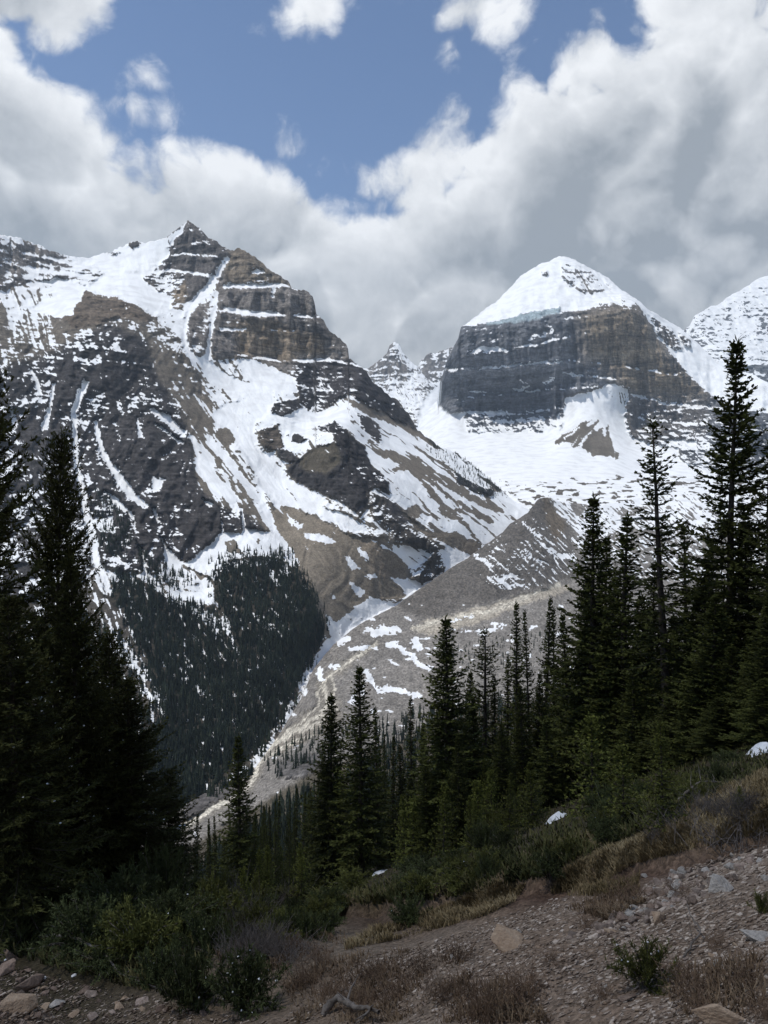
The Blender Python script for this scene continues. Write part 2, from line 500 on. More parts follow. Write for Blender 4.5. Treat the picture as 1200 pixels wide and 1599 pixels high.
    tone = 1 + 0.25 * n_big + (0.40 + 0.2 * cl) * n_sm - cl * 0.34 * crag + cl * 0.35 * bed + 0.2 * (1 - cl) * st + cl * 0.26 * pn2(i2 * 2.7, i2 * 0 + 0.5, seed) + cl * 0.22 * pn2(i1 * 3.1, i1 * 0 + 2.5, seed) - cl * 0.12 * rg + 0.12 * n_img
    # water streaks down the faces
    tone = tone * (1 + cl * 0.22 * fbm2(PX / 3.5, PY / 60.0, 3, seed + 81))
    tone = tone * (1 + grit * (1 - 0.5 * cl) * 1.8 * fbm2(PX / 2.6, PY / 1.9, 2, seed + 85, 0.8))
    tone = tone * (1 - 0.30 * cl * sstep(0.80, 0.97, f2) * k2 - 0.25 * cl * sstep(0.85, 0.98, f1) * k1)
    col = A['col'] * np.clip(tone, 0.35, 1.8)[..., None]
    # back side
    bd = np.array(back, np.float32)[::-1]
    nb = len(bd)
    B = np.zeros((nb,) + P.shape[1:], np.float32)
    for k, d in enumerate(bd):
        B[k] = P[0]; B[k, :, 1] += d; B[k, :, 2] -= d * 0.75 + 2
    allP = np.concatenate([B, P], 0)
    allC = np.concatenate([np.repeat(col[:1], nb, 0), col], 0)
    allS = np.concatenate([np.repeat(snow[:1], nb, 0), snow], 0)
    R, Cn = allP.shape[:2]
    idx = np.arange(R * Cn, dtype=np.int32).reshape(R, Cn)
    q = np.stack([idx[:-1, :-1], idx[1:, :-1], idx[1:, 1:], idx[:-1, 1:]], -1).reshape(-1, 4)
    me = mesh_np(name, allP.reshape(-1, 3), quads=q)
    attr_col(me, "rock_col", allC.reshape(-1, 3)); attr_f(me, "snow", allS); attr_f(me, "cliff", np.concatenate([np.repeat(cl[:1], nb, 0), cl], 0))
    o = add_obj(name, me, MAT_TERRAIN)
    tag(o, kind="structure")
    return dict(obj=o, cols=cols, ty=ty, by=by, P=P, A=A, PX=PX, PY=PY, N=Nn, snow=snow)

def rot_streak(px, py, ang, L, w, seed):
    a = math.radians(ang)
    u = px * math.cos(a) + py * math.sin(a); k = -px * math.sin(a) + py * math.cos(a)
    k = k + 2.5 * pn2(px / 30, py / 30, seed + 4)
    return 0.65 * pn2(u / L, k / w, seed) + 0.45 * pn2(u / (L * 0.5), k / (w * 0.45), seed + 1)

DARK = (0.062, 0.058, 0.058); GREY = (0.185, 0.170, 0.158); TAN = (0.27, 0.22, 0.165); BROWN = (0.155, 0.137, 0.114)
BLUEROCK = (0.155, 0.162, 0.178); MOR = (0.205, 0.193, 0.178); SILT = (0.34, 0.31, 0.26); SOIL = (0.05, 0.045, 0.036)
ICE = (0.45, 0.55, 0.60)

# ------------------------------------------------------------------ left massif
L1_TOP = [(-80,356),(0,366),(30,372),(60,383),(90,396),(120,402),(135,404),(165,396),(195,385),(200,380),(213,376),(222,380),(260,373),(268,365),(285,351),
 (294,345),(303,350),(320,366),(345,382),(356,392),(360,393),(368,390),(375,388),(385,393),(400,403),(420,420),(440,433),(452,441),(455,450),(480,455),(488,462),
 (492,475),(494,490),(505,500),(516,520),(540,535),(544,545),(545,560),(560,570),(572,580),(583,597),(605,615),(620,627),(637,643),(650,669),(665,682),(683,695),(717,710),(747,733),(777,760),(800,780),(830,800)]
L1_BOT = [(-80,1480),(0,1450),(100,1420),(200,1370),(300,1275),(400,1225),(440,1170),(470,1120),(490,1072),(520,1035),(560,1003),(620,972),(700,918),(760,878),(785,850),(830,830)]
L1_CTRL = [(-80,360,2600),(0,367,2700),(130,404,3000),(213,378,3100),(294,346,3000),(375,389,2850),(455,445,2750),(494,490,2680),(545,555,2600),(577,583,2560),(650,668,2620),(720,712,2560),(800,785,2380),(830,800,2350),
 (0,440,2550),(60,490,2400),(0,520,2150),(150,440,2750),(240,450,2780),(110,480,2350),(200,480,2400),(260,520,2350),(295,470,2720),(330,440,2800),(300,560,2300),(350,595,2330),(340,490,2600),(430,490,2620),(430,560,2560),(400,585,2400),(460,610,2350),(500,590,2540),(505,645,2330),(547,618,2350),(590,640,2450),(620,665,2480),
 (0,600,1900),(0,700,1700),(0,850,1450),(100,600,1950),(200,600,2050),(120,750,1700),(200,700,1800),(250,700,1850),(240,800,1620),(300,800,1680),(330,640,2150),(380,640,2200),(420,660,2150),(440,740,1950),(500,780,1820),(500,680,2030),(530,660,2050),(450,640,2220),(560,720,1920),(600,760,1850),(563,800,1760),(620,720,2080),(680,760,2050),(640,800,1850),(720,820,1950),(760,845,1990),(735,870,1900),(660,890,1800),(600,850,1720),(560,850,1690),(480,850,1620),(520,900,1560),(600,930,1660),(540,985,1500),(500,950,1450),(440,870,1560),(370,850,1560),(400,880,1480),(345,790,1680),(300,880,1500),(250,900,1420),(180,880,1430),(150,950,1280),(230,1000,1230),(330,960,1360),(420,950,1370),(480,960,1370),(505,1005,1390),(470,1075,1230),(400,1080,1120),(330,1080,1120),(260,1100,1060),(400,1200,910),(330,1200,910),(250,1200,900),(200,1300,780),(0,1000,1180),(0,1200,900),(100,1100,1020),(100,1300,780),(-80,1000,1180),(-80,700,1650),(-80,1400,700)]
SN = dict(bias=0.52, cliff=0.05); SNC = dict(bias=0.8, cliff=0.3)
def rk(col, bias=-0.55, cliff=1.0): return dict(bias=bias, cliff=cliff, col=col)
L1_REG = [
 # large rock areas first
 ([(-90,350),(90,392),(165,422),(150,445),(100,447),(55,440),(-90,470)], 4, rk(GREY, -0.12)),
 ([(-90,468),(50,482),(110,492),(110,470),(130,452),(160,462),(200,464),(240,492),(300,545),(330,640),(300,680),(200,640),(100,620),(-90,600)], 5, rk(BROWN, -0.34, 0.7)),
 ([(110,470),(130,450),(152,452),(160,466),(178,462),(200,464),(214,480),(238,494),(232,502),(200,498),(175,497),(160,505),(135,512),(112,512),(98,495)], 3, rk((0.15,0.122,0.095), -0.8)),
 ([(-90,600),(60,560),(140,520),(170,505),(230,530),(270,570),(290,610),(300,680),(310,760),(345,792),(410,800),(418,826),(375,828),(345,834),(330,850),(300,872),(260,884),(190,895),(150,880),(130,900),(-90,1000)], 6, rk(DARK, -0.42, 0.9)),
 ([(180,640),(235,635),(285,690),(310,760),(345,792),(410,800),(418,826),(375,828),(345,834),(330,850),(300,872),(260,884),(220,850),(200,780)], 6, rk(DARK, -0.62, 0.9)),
 ([(258,392),(262,372),(294,340),(358,390),(350,415),(330,450),(300,466),(276,478),(245,452),(222,432),(250,415)], 3, rk((0.125,0.115,0.110), -0.26)),
 ([(270,455),(292,440),(290,470),(283,482),(266,480)], 3, rk(TAN, -0.6)),
 ([(350,400),(360,384),(380,384),(455,436),(486,452),(500,490),(547,535),(552,570),(500,600),(470,590),(440,580),(400,560),(372,558),(335,560),(325,540),(335,470)], 3, rk(GREY, -0.62)),
 ([(352,405),(362,386),(380,386),(420,420),(452,446),(420,447),(355,450)], 4, rk((0.20,0.168,0.13), -0.5)),
 ([(365,505),(430,500),(470,520),(500,520),(510,550),(440,565),(372,555)], 8, rk(TAN, -0.75)),
 ([(460,567),(547,560),(577,580),(633,640),(656,672),(620,659),(587,639),(547,618),(503,647),(467,627)], 3, rk((0.062,0.058,0.06), -0.45)),
 ([(288,485),(330,470),(328,550),(300,560),(286,540)], 3, rk(GREY, -0.35)),
 # brown scree between the rock faces and the valley
 ([(228,520),(262,540),(300,590),(330,640),(352,700),(340,720),(300,690),(280,640),(240,580)], 5, dict(bias=-0.35, cliff=0.35, col=BROWN)),
 ([(285,610),(330,630),(345,680),(400,760),(430,800),(420,830),(380,800),(345,790),(310,760),(300,690)], 5, dict(bias=-0.25, cliff=0.2, col=BROWN)),
 ([(430,793),(455,790),(487,807),(560,840),(607,860),(634,887),(636,933),(587,938),(543,964),(523,972),(500,950),(477,900),(460,870),(440,850),(420,800)], 4, dict(bias=-0.75, cliff=0.05, col=(0.19,0.165,0.132))),
 ([(560,840),(600,840),(640,880),(640,905),(600,905),(570,880)], 5, dict(bias=-0.6, cliff=0.05, col=(0.195,0.165,0.13))),
 # the snowy slope on the right flank
 ([(503,645),(533,620),(547,616),(580,640),(640,680),(700,698),(760,745),(835,800),(790,850),(735,872),(690,895),(655,905),(700,860),(640,800),(600,770),(570,720),(540,670)], 4, dict(bias=0.22, cliff=0.08, col=BROWN)),
 # snow
 ([(128,404),(200,383),(262,371),(266,398),(240,420),(222,428),(230,445),(272,466),(262,484),(240,492),(215,474),(185,468),(175,460),(160,458),(132,452),(112,492),(85,494),(48,484),(70,470),(100,452),(60,440),(90,435),(140,447),(168,425)], 3, dict(bias=1.2, cliff=0.05)),
 ([(150,418),(215,412),(255,410),(236,424),(180,428)], 3, dict(bias=0.35, cliff=0.3, col=ICE)),
 ([(264,371),(294,344),(292,352),(276,372),(266,386)], 2, SNC),
 ([(200,382),(213,376),(222,381),(210,386)], 1.5, rk(DARK, -0.6)), ([(165,397),(190,394),(180,399)], 1.5, rk(DARK, -0.6)),
 ([(356,402,5),(338,430,7),(322,455,8),(305,470,6),(295,487,4),(288,517,4),(291,543,5),(312,572,8),(350,593,9),(385,604,8),(420,618,6)], 3, SN),
 ([(340,455,3),(334,493,3),(328,533,3),(323,558,5)], 2, SN),
 ([(300,555),(330,566),(367,597),(420,617),(440,630),(400,640),(380,620),(340,605),(310,585)], 3, SN),
 ([(353,447,3),(395,446,5),(437,446,3)], 2, SNC), ([(352,482,3),(390,489,6),(433,491,4)], 2, SNC), ([(345,514,2),(385,514,2)], 2, SNC), ([(460,493,1.5),(494,495,1.5)], 1.5, SNC), ([(477,563,2),(515,563,2)], 2, SNC), ([(398,425,4),(412,424,2)], 2, SNC),
 ([(430,445,3),(425,462,2)], 2, SNC),
 ([(373,560),(400,563),(433,583),(460,588),(462,612),(447,614),(410,608),(383,592)], 3, dict(bias=0.8, cliff=0.15)),
 ([(333,647),(353,633),(400,618),(425,640),(395,665),(400,697),(433,717),(450,747),(500,770),(512,782),(500,790),(433,792),(407,757),(393,733),(383,710),(367,690),(340,673)], 3, SN),
 ([(425,640),(470,640),(520,640),(530,655),(500,668),(480,690),(455,715),(430,700),(405,665)], 4, dict(bias=0.45, cliff=0.45, col=DARK)),
 ([(427,630),(463,622),(472,637),(440,650),(425,644)], 2, rk(DARK, -0.5)),
 ([(407,673),(433,661),(445,697),(423,705),(405,693)], 2, rk((0.10,0.085,0.07), -0.5)), ([(462,675),(481,685),(470,694),(455,688)], 2, rk(DARK, -0.6)),
 ([(430,695),(455,705),(470,720),(450,722),(432,710)], 2, rk(DARK, -0.4)),
 ([(340,672),(360,665),(370,690),(350,700),(362,725),(375,735),(400,765),(385,770),(350,725),(335,690)], 3, dict(bias=-0.5, cliff=0.1, col=BROWN)),
 ([(487,670),(523,656),(543,673),(567,697),(573,713),(587,733),(607,750),(607,772),(587,760),(573,773),(575,790),(563,804),(543,790),(527,780),(500,770),(467,753),(447,737),(460,720),(500,693),(527,690),(517,675)], 2.5, rk((0.043,0.041,0.042), -0.7)),
 ([(485,700),(525,690),(535,720),(510,740),(475,735),(465,722)], 4, rk((0.085,0.075,0.058), -0.6, 0.5)),
 ([(500,600),(508,620),(504,645),(480,640),(468,625),(480,610)], 3, rk((0.062,0.058,0.06), -0.4)),
 # right flank scree stripes
 ([(540,624,3),(573,641,6),(613,658,5),(680,692,4)], 2, dict(bias=-0.45, cliff=0.1)),
 ([(555,640),(590,660),(600,690),(590,690),(565,668)], 3, dict(bias=-0.3, cliff=0.5, col=DARK)),
 ([(575,690,2),(603,710,6),(640,717,7),(683,743,6),(733,777,6),(780,797,4)], 3, dict(bias=-0.5, cliff=0.05)),
 ([(617,735,4),(636,728,6),(657,743,6),(680,775,6),(693,790,4),(723,807,2)], 3, dict(bias=-0.5, cliff=0.05)),
 ([(650,700,2),(700,730,3),(750,770,3),(785,800,3)], 3, dict(bias=-0.35, cliff=0.05)),
 ([(670,745,2),(700,775,4),(740,800,3),(770,815,2)], 3, dict(bias=-0.45, cliff=0.05)),
 ([(688,795,3),(712,810,4),(732,820,2)], 2, dict(bias=-0.5, cliff=0.05)), ([(647,790),(660,800),(652,810),(638,804),(636,793)], 2, dict(bias=-0.6, cliff=0.05)),
 ([(627,800),(673,830),(713,833),(753,853),(742,868),(715,862),(687,845),(650,826)], 3, dict(bias=-0.6, cliff=0.05, col=(0.175,0.15,0.12))),
 ([(708,738),(747,758),(772,766),(768,775),(740,768),(716,755)], 2, rk((0.04,0.04,0.042), -0.8)),
 ([(650,668,2),(683,695,5),(717,711,5),(747,736,5),(780,765,3)], 2, dict(bias=-0.2, cliff=0.3, col=SOIL)),
 ([(573,767),(600,775),(617,807),(640,830),(673,845),(693,867),(697,887),(662,912),(647,900),(668,885),(640,853),(613,833),(587,807),(573,790)], 3, dict(bias=-0.35, cliff=0.8, col=(0.07,0.063,0.056))),
 ([(600,770),(625,795),(640,815),(628,820),(605,795)], 3, dict(bias=-0.2, cliff=0.3, col=DARK)),
 # snow patches on the lower scree
 ([(460,787),(510,792),(563,813),(583,835),(547,827),(500,807)], 2.5, SN), ([(578,842),(612,857),(626,866),(600,858)], 2, SN), ([(617,847),(640,853),(677,863),(658,884),(640,887),(613,862)], 2.5, SN),
 ([(477,833),(497,833),(528,848),(510,850),(480,841)], 2, SN), ([(446,803),(473,822),(468,828),(452,815)], 2, SN), ([(560,853),(573,863),(579,879),(563,868)], 2, SN), ([(538,870),(547,870),(564,888),(550,891)], 2, SN),
 ([(537,888),(545,907),(572,924),(564,935),(548,918)], 2, SN), ([(570,900),(587,895),(594,903),(580,905)], 2, SN), ([(517,920),(527,935),(520,935)], 2, SN),
 ([(612,903),(650,905),(662,912),(697,886),(682,860),(700,853),(735,868),(700,895),(655,920),(637,932)], 2.5, SN),
 ([(578,932),(615,940),(630,938),(587,962),(545,985),(533,1002),(500,1030),(470,1075),(466,1084),(458,1075),(467,1052),(488,1030),(508,1000),(505,975),(500,950),(523,971),(543,957)], 2.5, SN),
 # chutes and patches in the dark wall
 ([(134,598,6),(125,619,6),(116,641,4.5),(117,678,4),(120,725,4.5),(128,763,6),(134,800,7),(144,835,8),(150,875,6.5),(169,919,5),(188,944,3.5),(202,965,2)], 2, dict(bias=1.2, cliff=0.1)),
 ([(150,660,4),(157,697,5),(173,727,6),(190,750,9),(203,772,9),(228,790,4)], 3, SN), ([(240,742),(258,748),(250,768),(238,765)], 3, SN), ([(215,655,2),(222,680,4)], 3, dict(bias=0.5, cliff=0.4)),
 ([(165,766,3),(185,785,5),(205,805,4),(212,815,2)], 2.5, SN), ([(242,795,3),(246,812,3)], 2, SN),
 ([(85,600,3),(78,640,4),(70,665,7)], 2.5, SN), ([(50,580,4),(62,610,4)], 3, SN), ([(20,640,5),(24,665,4)], 3, SN),
 ([(214,843),(222,855),(229,885),(258,923),(262,935),(240,920),(224,898)], 2.5, SN), ([(252,835),(264,857),(281,872),(305,908),(282,906),(262,890),(256,872)], 2.5, SN),
 ([(292,878),(313,863),(330,847),(345,828),(347,795),(349,830),(377,835),(380,822),(413,830),(430,831),(442,862),(436,880),(400,868),(367,868),(333,892),(307,892)], 2.5, SN),
 ([(350,847),(367,843),(378,863),(357,864)], 2, dict(bias=-0.6, cliff=0.05, col=BROWN)), ([(400,840),(412,845),(402,850)], 2, dict(bias=-0.6, cliff=0.05, col=BROWN)),
 ([(282,880),(300,890),(330,905),(325,915),(305,905)], 2.5, dict(bias=-0.5, cliff=0.05, col=BROWN)),
 ([(325,900),(336,915),(318,924),(305,915)], 2.5, SN),
 ([(240,640,4),(262,655,8),(285,675,5)], 2.5, SN), ([(242,662,2),(285,692,2.5)], 1.5, SN), ([(298,682,3),(313,710,4),(330,725,5)], 2.5, SN),
 ([(302,715),(333,733),(360,763),(378,785),(362,788),(333,768),(313,742)], 2.5, SN), ([(318,778,2),(330,790,3)], 2, SN),
 ([(328,690,4),(350,712,6),(367,735,6),(393,767,6),(413,793,6),(427,827,5),(448,855,5),(467,880,3)], 2.5, SN), ([(377,795,2),(382,820,3)], 1.5, SN),
 # forest soils
 ([(190,893),(230,912),(262,936),(300,960),(345,1005),(333,905),(345,880),(400,868),(440,872),(466,892),(490,930),(508,990),(500,1010),(480,1040),(462,1072),(462,1085),(440,1125),(400,1180),(330,1240),(-90,1430),(-90,980),(130,900),(170,935)], 4, dict(bias=-0.42, cliff=0.2, col=SOIL)),
 ([(262,936,4),(300,950,6),(335,965,7),(355,985,6),(365,1005,3)], 5, dict(bias=0.12, cliff=0.2, col=SOIL)),
 ([(465,885,2),(490,928,4),(507,970,4),(512,995,3)], 2, dict(bias=-0.7, cliff=0.1, col=(0.175,0.15,0.12))),
 ([(345,885,3),(385,880,4),(430,878,4)], 4, dict(bias=0.2, cliff=0.2)),
 ([(140,900),(160,930),(200,970),(240,1050),(270,1120),(240,1120),(200,1060),(160,1000),(130,940)], 5, dict(bias=-0.35, cliff=0.2, col=(0.10,0.09,0.078))),
 ([(222,1070,3),(240,1095,5),(257,1118,3)], 2, SN), ([(165,960,2),(185,1000,3),(205,1035,3)], 3, dict(bias=0.5, cliff=0.2)), ([(275,1035,2),(300,1060,4),(315,1085,3)], 3, dict(bias=0.45, cliff=0.2)),
 ([(203,1030,3),(225,1060,4)], 3, dict(bias=0.5, cliff=0.2)),
]
def l1_streak(px, py):
    a = rot_streak(px, py, 38, 60, 6.5, 3)      # right flank
    b = rot_streak(px, py, 55, 55, 7.0, 5)      # middle
    c = rot_streak(px, py, 72, 50, 7.0, 8)      # left wall
    w1 = sstep(480, 600, px); w0 = 1 - sstep(200, 320, px)
    return a * w1 + c * w0 + b * (1 - w1 - w0)
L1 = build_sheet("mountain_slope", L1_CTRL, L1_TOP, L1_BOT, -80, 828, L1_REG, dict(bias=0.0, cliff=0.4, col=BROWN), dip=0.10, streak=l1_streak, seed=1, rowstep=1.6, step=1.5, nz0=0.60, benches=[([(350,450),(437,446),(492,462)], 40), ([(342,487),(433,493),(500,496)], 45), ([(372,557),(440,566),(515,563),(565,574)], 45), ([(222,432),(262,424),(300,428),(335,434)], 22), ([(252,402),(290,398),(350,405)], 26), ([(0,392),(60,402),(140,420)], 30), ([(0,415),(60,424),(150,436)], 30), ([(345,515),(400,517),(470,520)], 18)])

# ------------------------------------------------------------------ valley floor with the lateral moraine
L2_TOP = [(-90,1425),(0,1400),(150,1350),(200,1328),(300,1250),(400,1198),(440,1142),(470,1092),(490,1045),(520,1008),(560,976),(620,945),(660,917),(700,890),(730,872),(760,850),(775,839),(785,831),(797,819),(806,813),(815,807),(824,801),(832,791),(838,783),(845,778),(852,777),(862,779),(875,784),(930,790),(1000,778),(1100,770),(1280,762)]
L2_BOT = [(-90,1640),(150,1580),(300,1500),(600,1360),(1280,1300)]
L2_CTRL = [(-90,1425,660),(0,1400,680),(0,1560,480),(-90,1640,430),(200,1500,500),(400,1450,540),(150,1350,690),(200,1330,720),(300,1250,780),(400,1198,890),(470,1092,1160),(505,1022,1330),(560,976,1480),(620,945,1610),(700,890,1770),(760,850,1890),(785,822,1980),(845,768,2200),(870,784,2240),(930,790,2330),(1000,778,2540),(1100,770,2650),(1280,762,2750),
 (620,1000,1400),(700,950,1600),(640,983,1480),(740,973,1520),(800,935,1690),(890,915,1830),(800,860,1850),(780,900,1740),(850,830,2000),(900,850,2000),(1000,850,2050),(1000,900,1900),(1100,850,2100),(1100,920,1850),(900,810,2200),(950,950,1650),(1250,900,1950),(1250,1000,1600),(1100,1000,1500),(600,1080,1180),(540,1040,1260),(520,1100,1120),(440,1160,960),(650,1090,1150),(700,1050,1230),(500,1180,880),(600,1180,890),(420,1230,800),(360,1260,760),(300,1310,690),(700,1150,950),(500,1260,720),(800,1100,1080),(900,1050,1250),(800,1000,1400),(1000,1120,1050),(1200,1150,1000),(600,1300,650),(800,1250,750),(1000,1250,780),(1280,1250,800),(400,1340,640),(200,1390,620)]
RIVER = [(588,1004),(570,1018),(554,1029),(530,1045),(517,1054),(505,1066),(508,1087),(516,1100),(500,1117),(475,1133),(455,1147),(433,1158),(415,1172),(406,1184),(404,1196),(402,1210),(385,1230),(367,1246),(345,1255),(325,1267),(300,1284),(275,1300)]
RIVER2 = [(643,980),(675,972),(710,963),(753,957),(775,950),(800,940),(833,927),(877,913)]
WATER = (0.52, 0.49, 0.42)
L2_REG = [
 ([(620,945),(700,888),(760,848),(790,815),(845,764),(880,800),(920,850),(960,890),(890,905),(800,930),(710,955),(660,968)], 4, dict(bias=-0.62, cliff=0.1, col=(0.125,0.116,0.106))),  # right moraine face: its own grey, darkened to paint in its shade
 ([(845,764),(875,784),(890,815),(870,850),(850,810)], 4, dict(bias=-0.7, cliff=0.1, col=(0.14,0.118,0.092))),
 ([(800,880),(850,860),(900,870),(910,890),(860,905),(820,915),(790,920),(770,905)], 6, dict(bias=-0.12, cliff=0.1)),
 ([(848,764),(880,774),(1000,772),(1290,755),(1290,830),(1000,830),(940,840),(905,842),(875,805)], 5, dict(bias=0.14, cliff=0.2, col=MOR)),
 ([(890,830),(940,838),(1000,828),(1290,830),(1290,900),(1000,905),(940,890),(900,868)], 6, dict(bias=-0.16, cliff=0.2, col=MOR)),
 ([(890,790),(915,775),(930,790),(905,805)], 4, dict(bias=-0.45, cliff=0.2)), ([(960,800),(1010,790),(1040,800),(1000,815)], 4, dict(bias=-0.4, cliff=0.2)),
 ([(770,830),(850,800),(900,850),(915,885),(860,905),(800,925),(760,915),(740,890)], 8, dict(bias=-0.30, cliff=0.1)),
 ([(780,820),(845,770),(850,800),(830,840),(790,850)], 6, dict(bias=-0.62, cliff=0.1)),
 ([(638,983),(667,969),(710,959),(760,946),(800,932),(887,912),(892,921),(813,948),(740,975),(673,994)], 2, dict(bias=-1.2, cliff=0.0, col=SILT, rr=0.15)),
 # river gravel
 ([(a, b, w) for (a, b), w in zip(RIVER, [4,5,6,8,9,12,15,16,16,14,12,12,12,10,9,9,9,9,9,9,9,9])], 4, dict(bias=-0.9, cliff=0.0, col=(0.205,0.19,0.165), rr=0.15)),
 ([(470,1125),(530,1108),(540,1130),(480,1160),(430,1180),(425,1165)], 4, dict(bias=-0.9, cliff=0.0, col=(0.20,0.182,0.155), rr=0.15)),
 ([(430,1190),(470,1175),(505,1175),(510,1200),(470,1215),(435,1212)], 4, dict(bias=-0.9, cliff=0.7, col=(0.12,0.115,0.112), rr=0.35)),
 ([(285,1258),(320,1232),(358,1222),(365,1235),(330,1258),(295,1275)], 4, dict(bias=-0.9, cliff=0.7, col=(0.115,0.108,0.105), rr=0.3)),
 ([(480,1210),(560,1180),(700,1120),(1280,1000),(1280,1310),(150,1600),(-120,1660),(-120,1470),(150,1400),(300,1320),(400,1260)], 6, dict(bias=-0.9, cliff=0.1, col=(0.075,0.066,0.05))),
 # snow patches
 ([(606,1008,3),(625,1012,4),(642,1025,3),(655,1038,4),(673,1044,4)], 2, SN), ([(590,1077,4),(620,1078,4),(656,1087,3)], 2, SN), ([(546,1014,3),(560,1012,5),(588,1010,3)], 2, SN), ([(571,1050,4),(580,1062,4),(586,1072,2)], 2, SN),
 ([(573,978,3),(585,990,6),(600,982,6),(622,983,4)], 3, SN), ([(640,1000),(650,995),(662,1012),(655,1018),(640,1012)], 2, SN),
 ([(500,1048,5),(503,1060,4)], 2, SN), ([(470,1078,4),(478,1080,4)], 2, SN), ([(530,1005,3),(545,998,3)], 2, SN), ([(518,1040,3),(534,1042,3)], 2, SN), ([(553,1085,3),(548,1095,3)], 2, SN),
 ([(690,970),(720,962),(745,958),(735,966),(700,974)], 2, dict(bias=0.2, cliff=0)),
 ([(763,903),(775,902),(790,908),(825,915),(805,921),(780,920)], 5, dict(bias=0.25, cliff=0.1)), ([(737,866),(748,866),(775,888),(768,892)], 4, dict(bias=0.2, cliff=0.1)),
 ([(845,850,2),(870,868,3),(895,872,3)], 3, SN), ([(780,905,3),(800,898,3),(815,905,3)], 2, SN),
 ([(690,985,2),(760,985,2),(800,975,3)], 2, dict(bias=0.1, cliff=0)),
 ([(820,860,1),(850,885,1.5)], 1.5, SN), ([(815,868,1),(845,895,1.5)], 1.5, SN), ([(815,815,1),(845,838,1.5)], 1.5, SN),
 # water
 ([(a, b, 1.7) for a, b in RIVER2], 1.0, dict(col=WATER, bias=-1.2)), ([(a, b + 3 + 3 * math.sin(a), 0.8) for a, b in RIVER2], 0.8, dict(col=WATER, bias=-1.2)),
 ([(a, b, w) for (a, b), w in zip(RIVER, [1.6]*6 + [2.4]*4 + [3.4]*12)], 1.0, dict(col=WATER, bias=-1.2)),
 ([(505,1066,1),(494,1085,1.2),(500,1100,1.2),(480,1120,1.2),(460,1135,1.2),(430,1165,1.2)], 0.8, dict(col=WATER, bias=-1.2)),
 ([(517,1054,1),(524,1075,1.2),(518,1095,1.2),(530,1108,1.2),(500,1128,1.2),(470,1142,1.2)], 0.8, dict(col=WATER, bias=-1.2)),
 ([(490,1150,0.8),(455,1160,1.2),(425,1178,1.2),(410,1190,1)], 0.8, dict(col=WATER, bias=-1.2)),
]
def l2_streak(px, py):
    a = rot_streak(px, py, 42, 26, 3.2, 23); b = fbm2(px / 26, py / 11, 3, 29)
    w = sstep(700, 780, px) * (1 - sstep(900, 950, py))
    return a * w + b * (1 - w)
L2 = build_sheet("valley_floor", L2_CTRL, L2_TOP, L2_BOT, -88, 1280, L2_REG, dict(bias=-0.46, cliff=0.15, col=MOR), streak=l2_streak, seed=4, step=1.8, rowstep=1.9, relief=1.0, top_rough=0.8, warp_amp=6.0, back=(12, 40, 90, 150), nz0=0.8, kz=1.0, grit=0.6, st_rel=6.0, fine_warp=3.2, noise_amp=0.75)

# ------------------------------------------------------------------ right massif and glacier
L3_TOP = [(590,692),(640,690),(655,662),(668,640),(684,626),(686,600),(690,590),(694,577),(701,556),(716,529),(720,511),(731,505),(747,492),(779,468),(813,431),(840,415),(867,403),(880,401),(897,405),(917,417),(950,433),(967,450),(993,467),(1013,483),(1040,500),(1063,513),(1083,530),(1110,557),(1133,577),(1167,582),(1200,597),(1290,625)]
L3_BOT = [(590,730),(640,735),(700,750),(760,790),(800,815),(850,815),(900,820),(1000,808),(1290,800)]
L3_CTRL = [(590,692,4700),(640,690,4700),(660,650,4900),(684,628,5000),(690,593,4700),(720,511,4680),(747,492,4780),(813,431,4980),(880,401,5080),(917,417,4980),(967,450,4780),(993,467,4620),(1040,500,4500),(1083,530,4400),(1133,577,4200),(1200,597,4000),(1280,620,3900),
 (735,508,4580),(784,506,4520),(870,488,4440),(940,480,4370),(990,473,4350),(735,670,4430),(800,672,4380),(870,668,4240),(700,640,4650),(960,600,4200),(985,690,4050),(1050,690,3950),(1100,620,4080),(1060,560,4230),
 (735,590,4500),(800,590,4440),(870,580,4330),(950,540,4270),(1000,540,4250),(1040,560,4240),(907,655,4120),(880,690,3850),(963,713,3600),(920,705,3700),(1100,660,3950),(1180,690,3700),(1180,630,3900),(1200,740,3500),(1100,730,3500),(1000,740,3350),
 (670,690,4350),(720,690,4150),(800,690,4000),(760,710,3700),(700,705,3900),(850,720,3500),(900,740,3150),(850,760,2800),(1000,770,2750),(900,790,2500),(1100,780,2750),(1250,780,2850),(800,760,2900),(780,740,3250)]
TANW = (0.27, 0.222, 0.162)
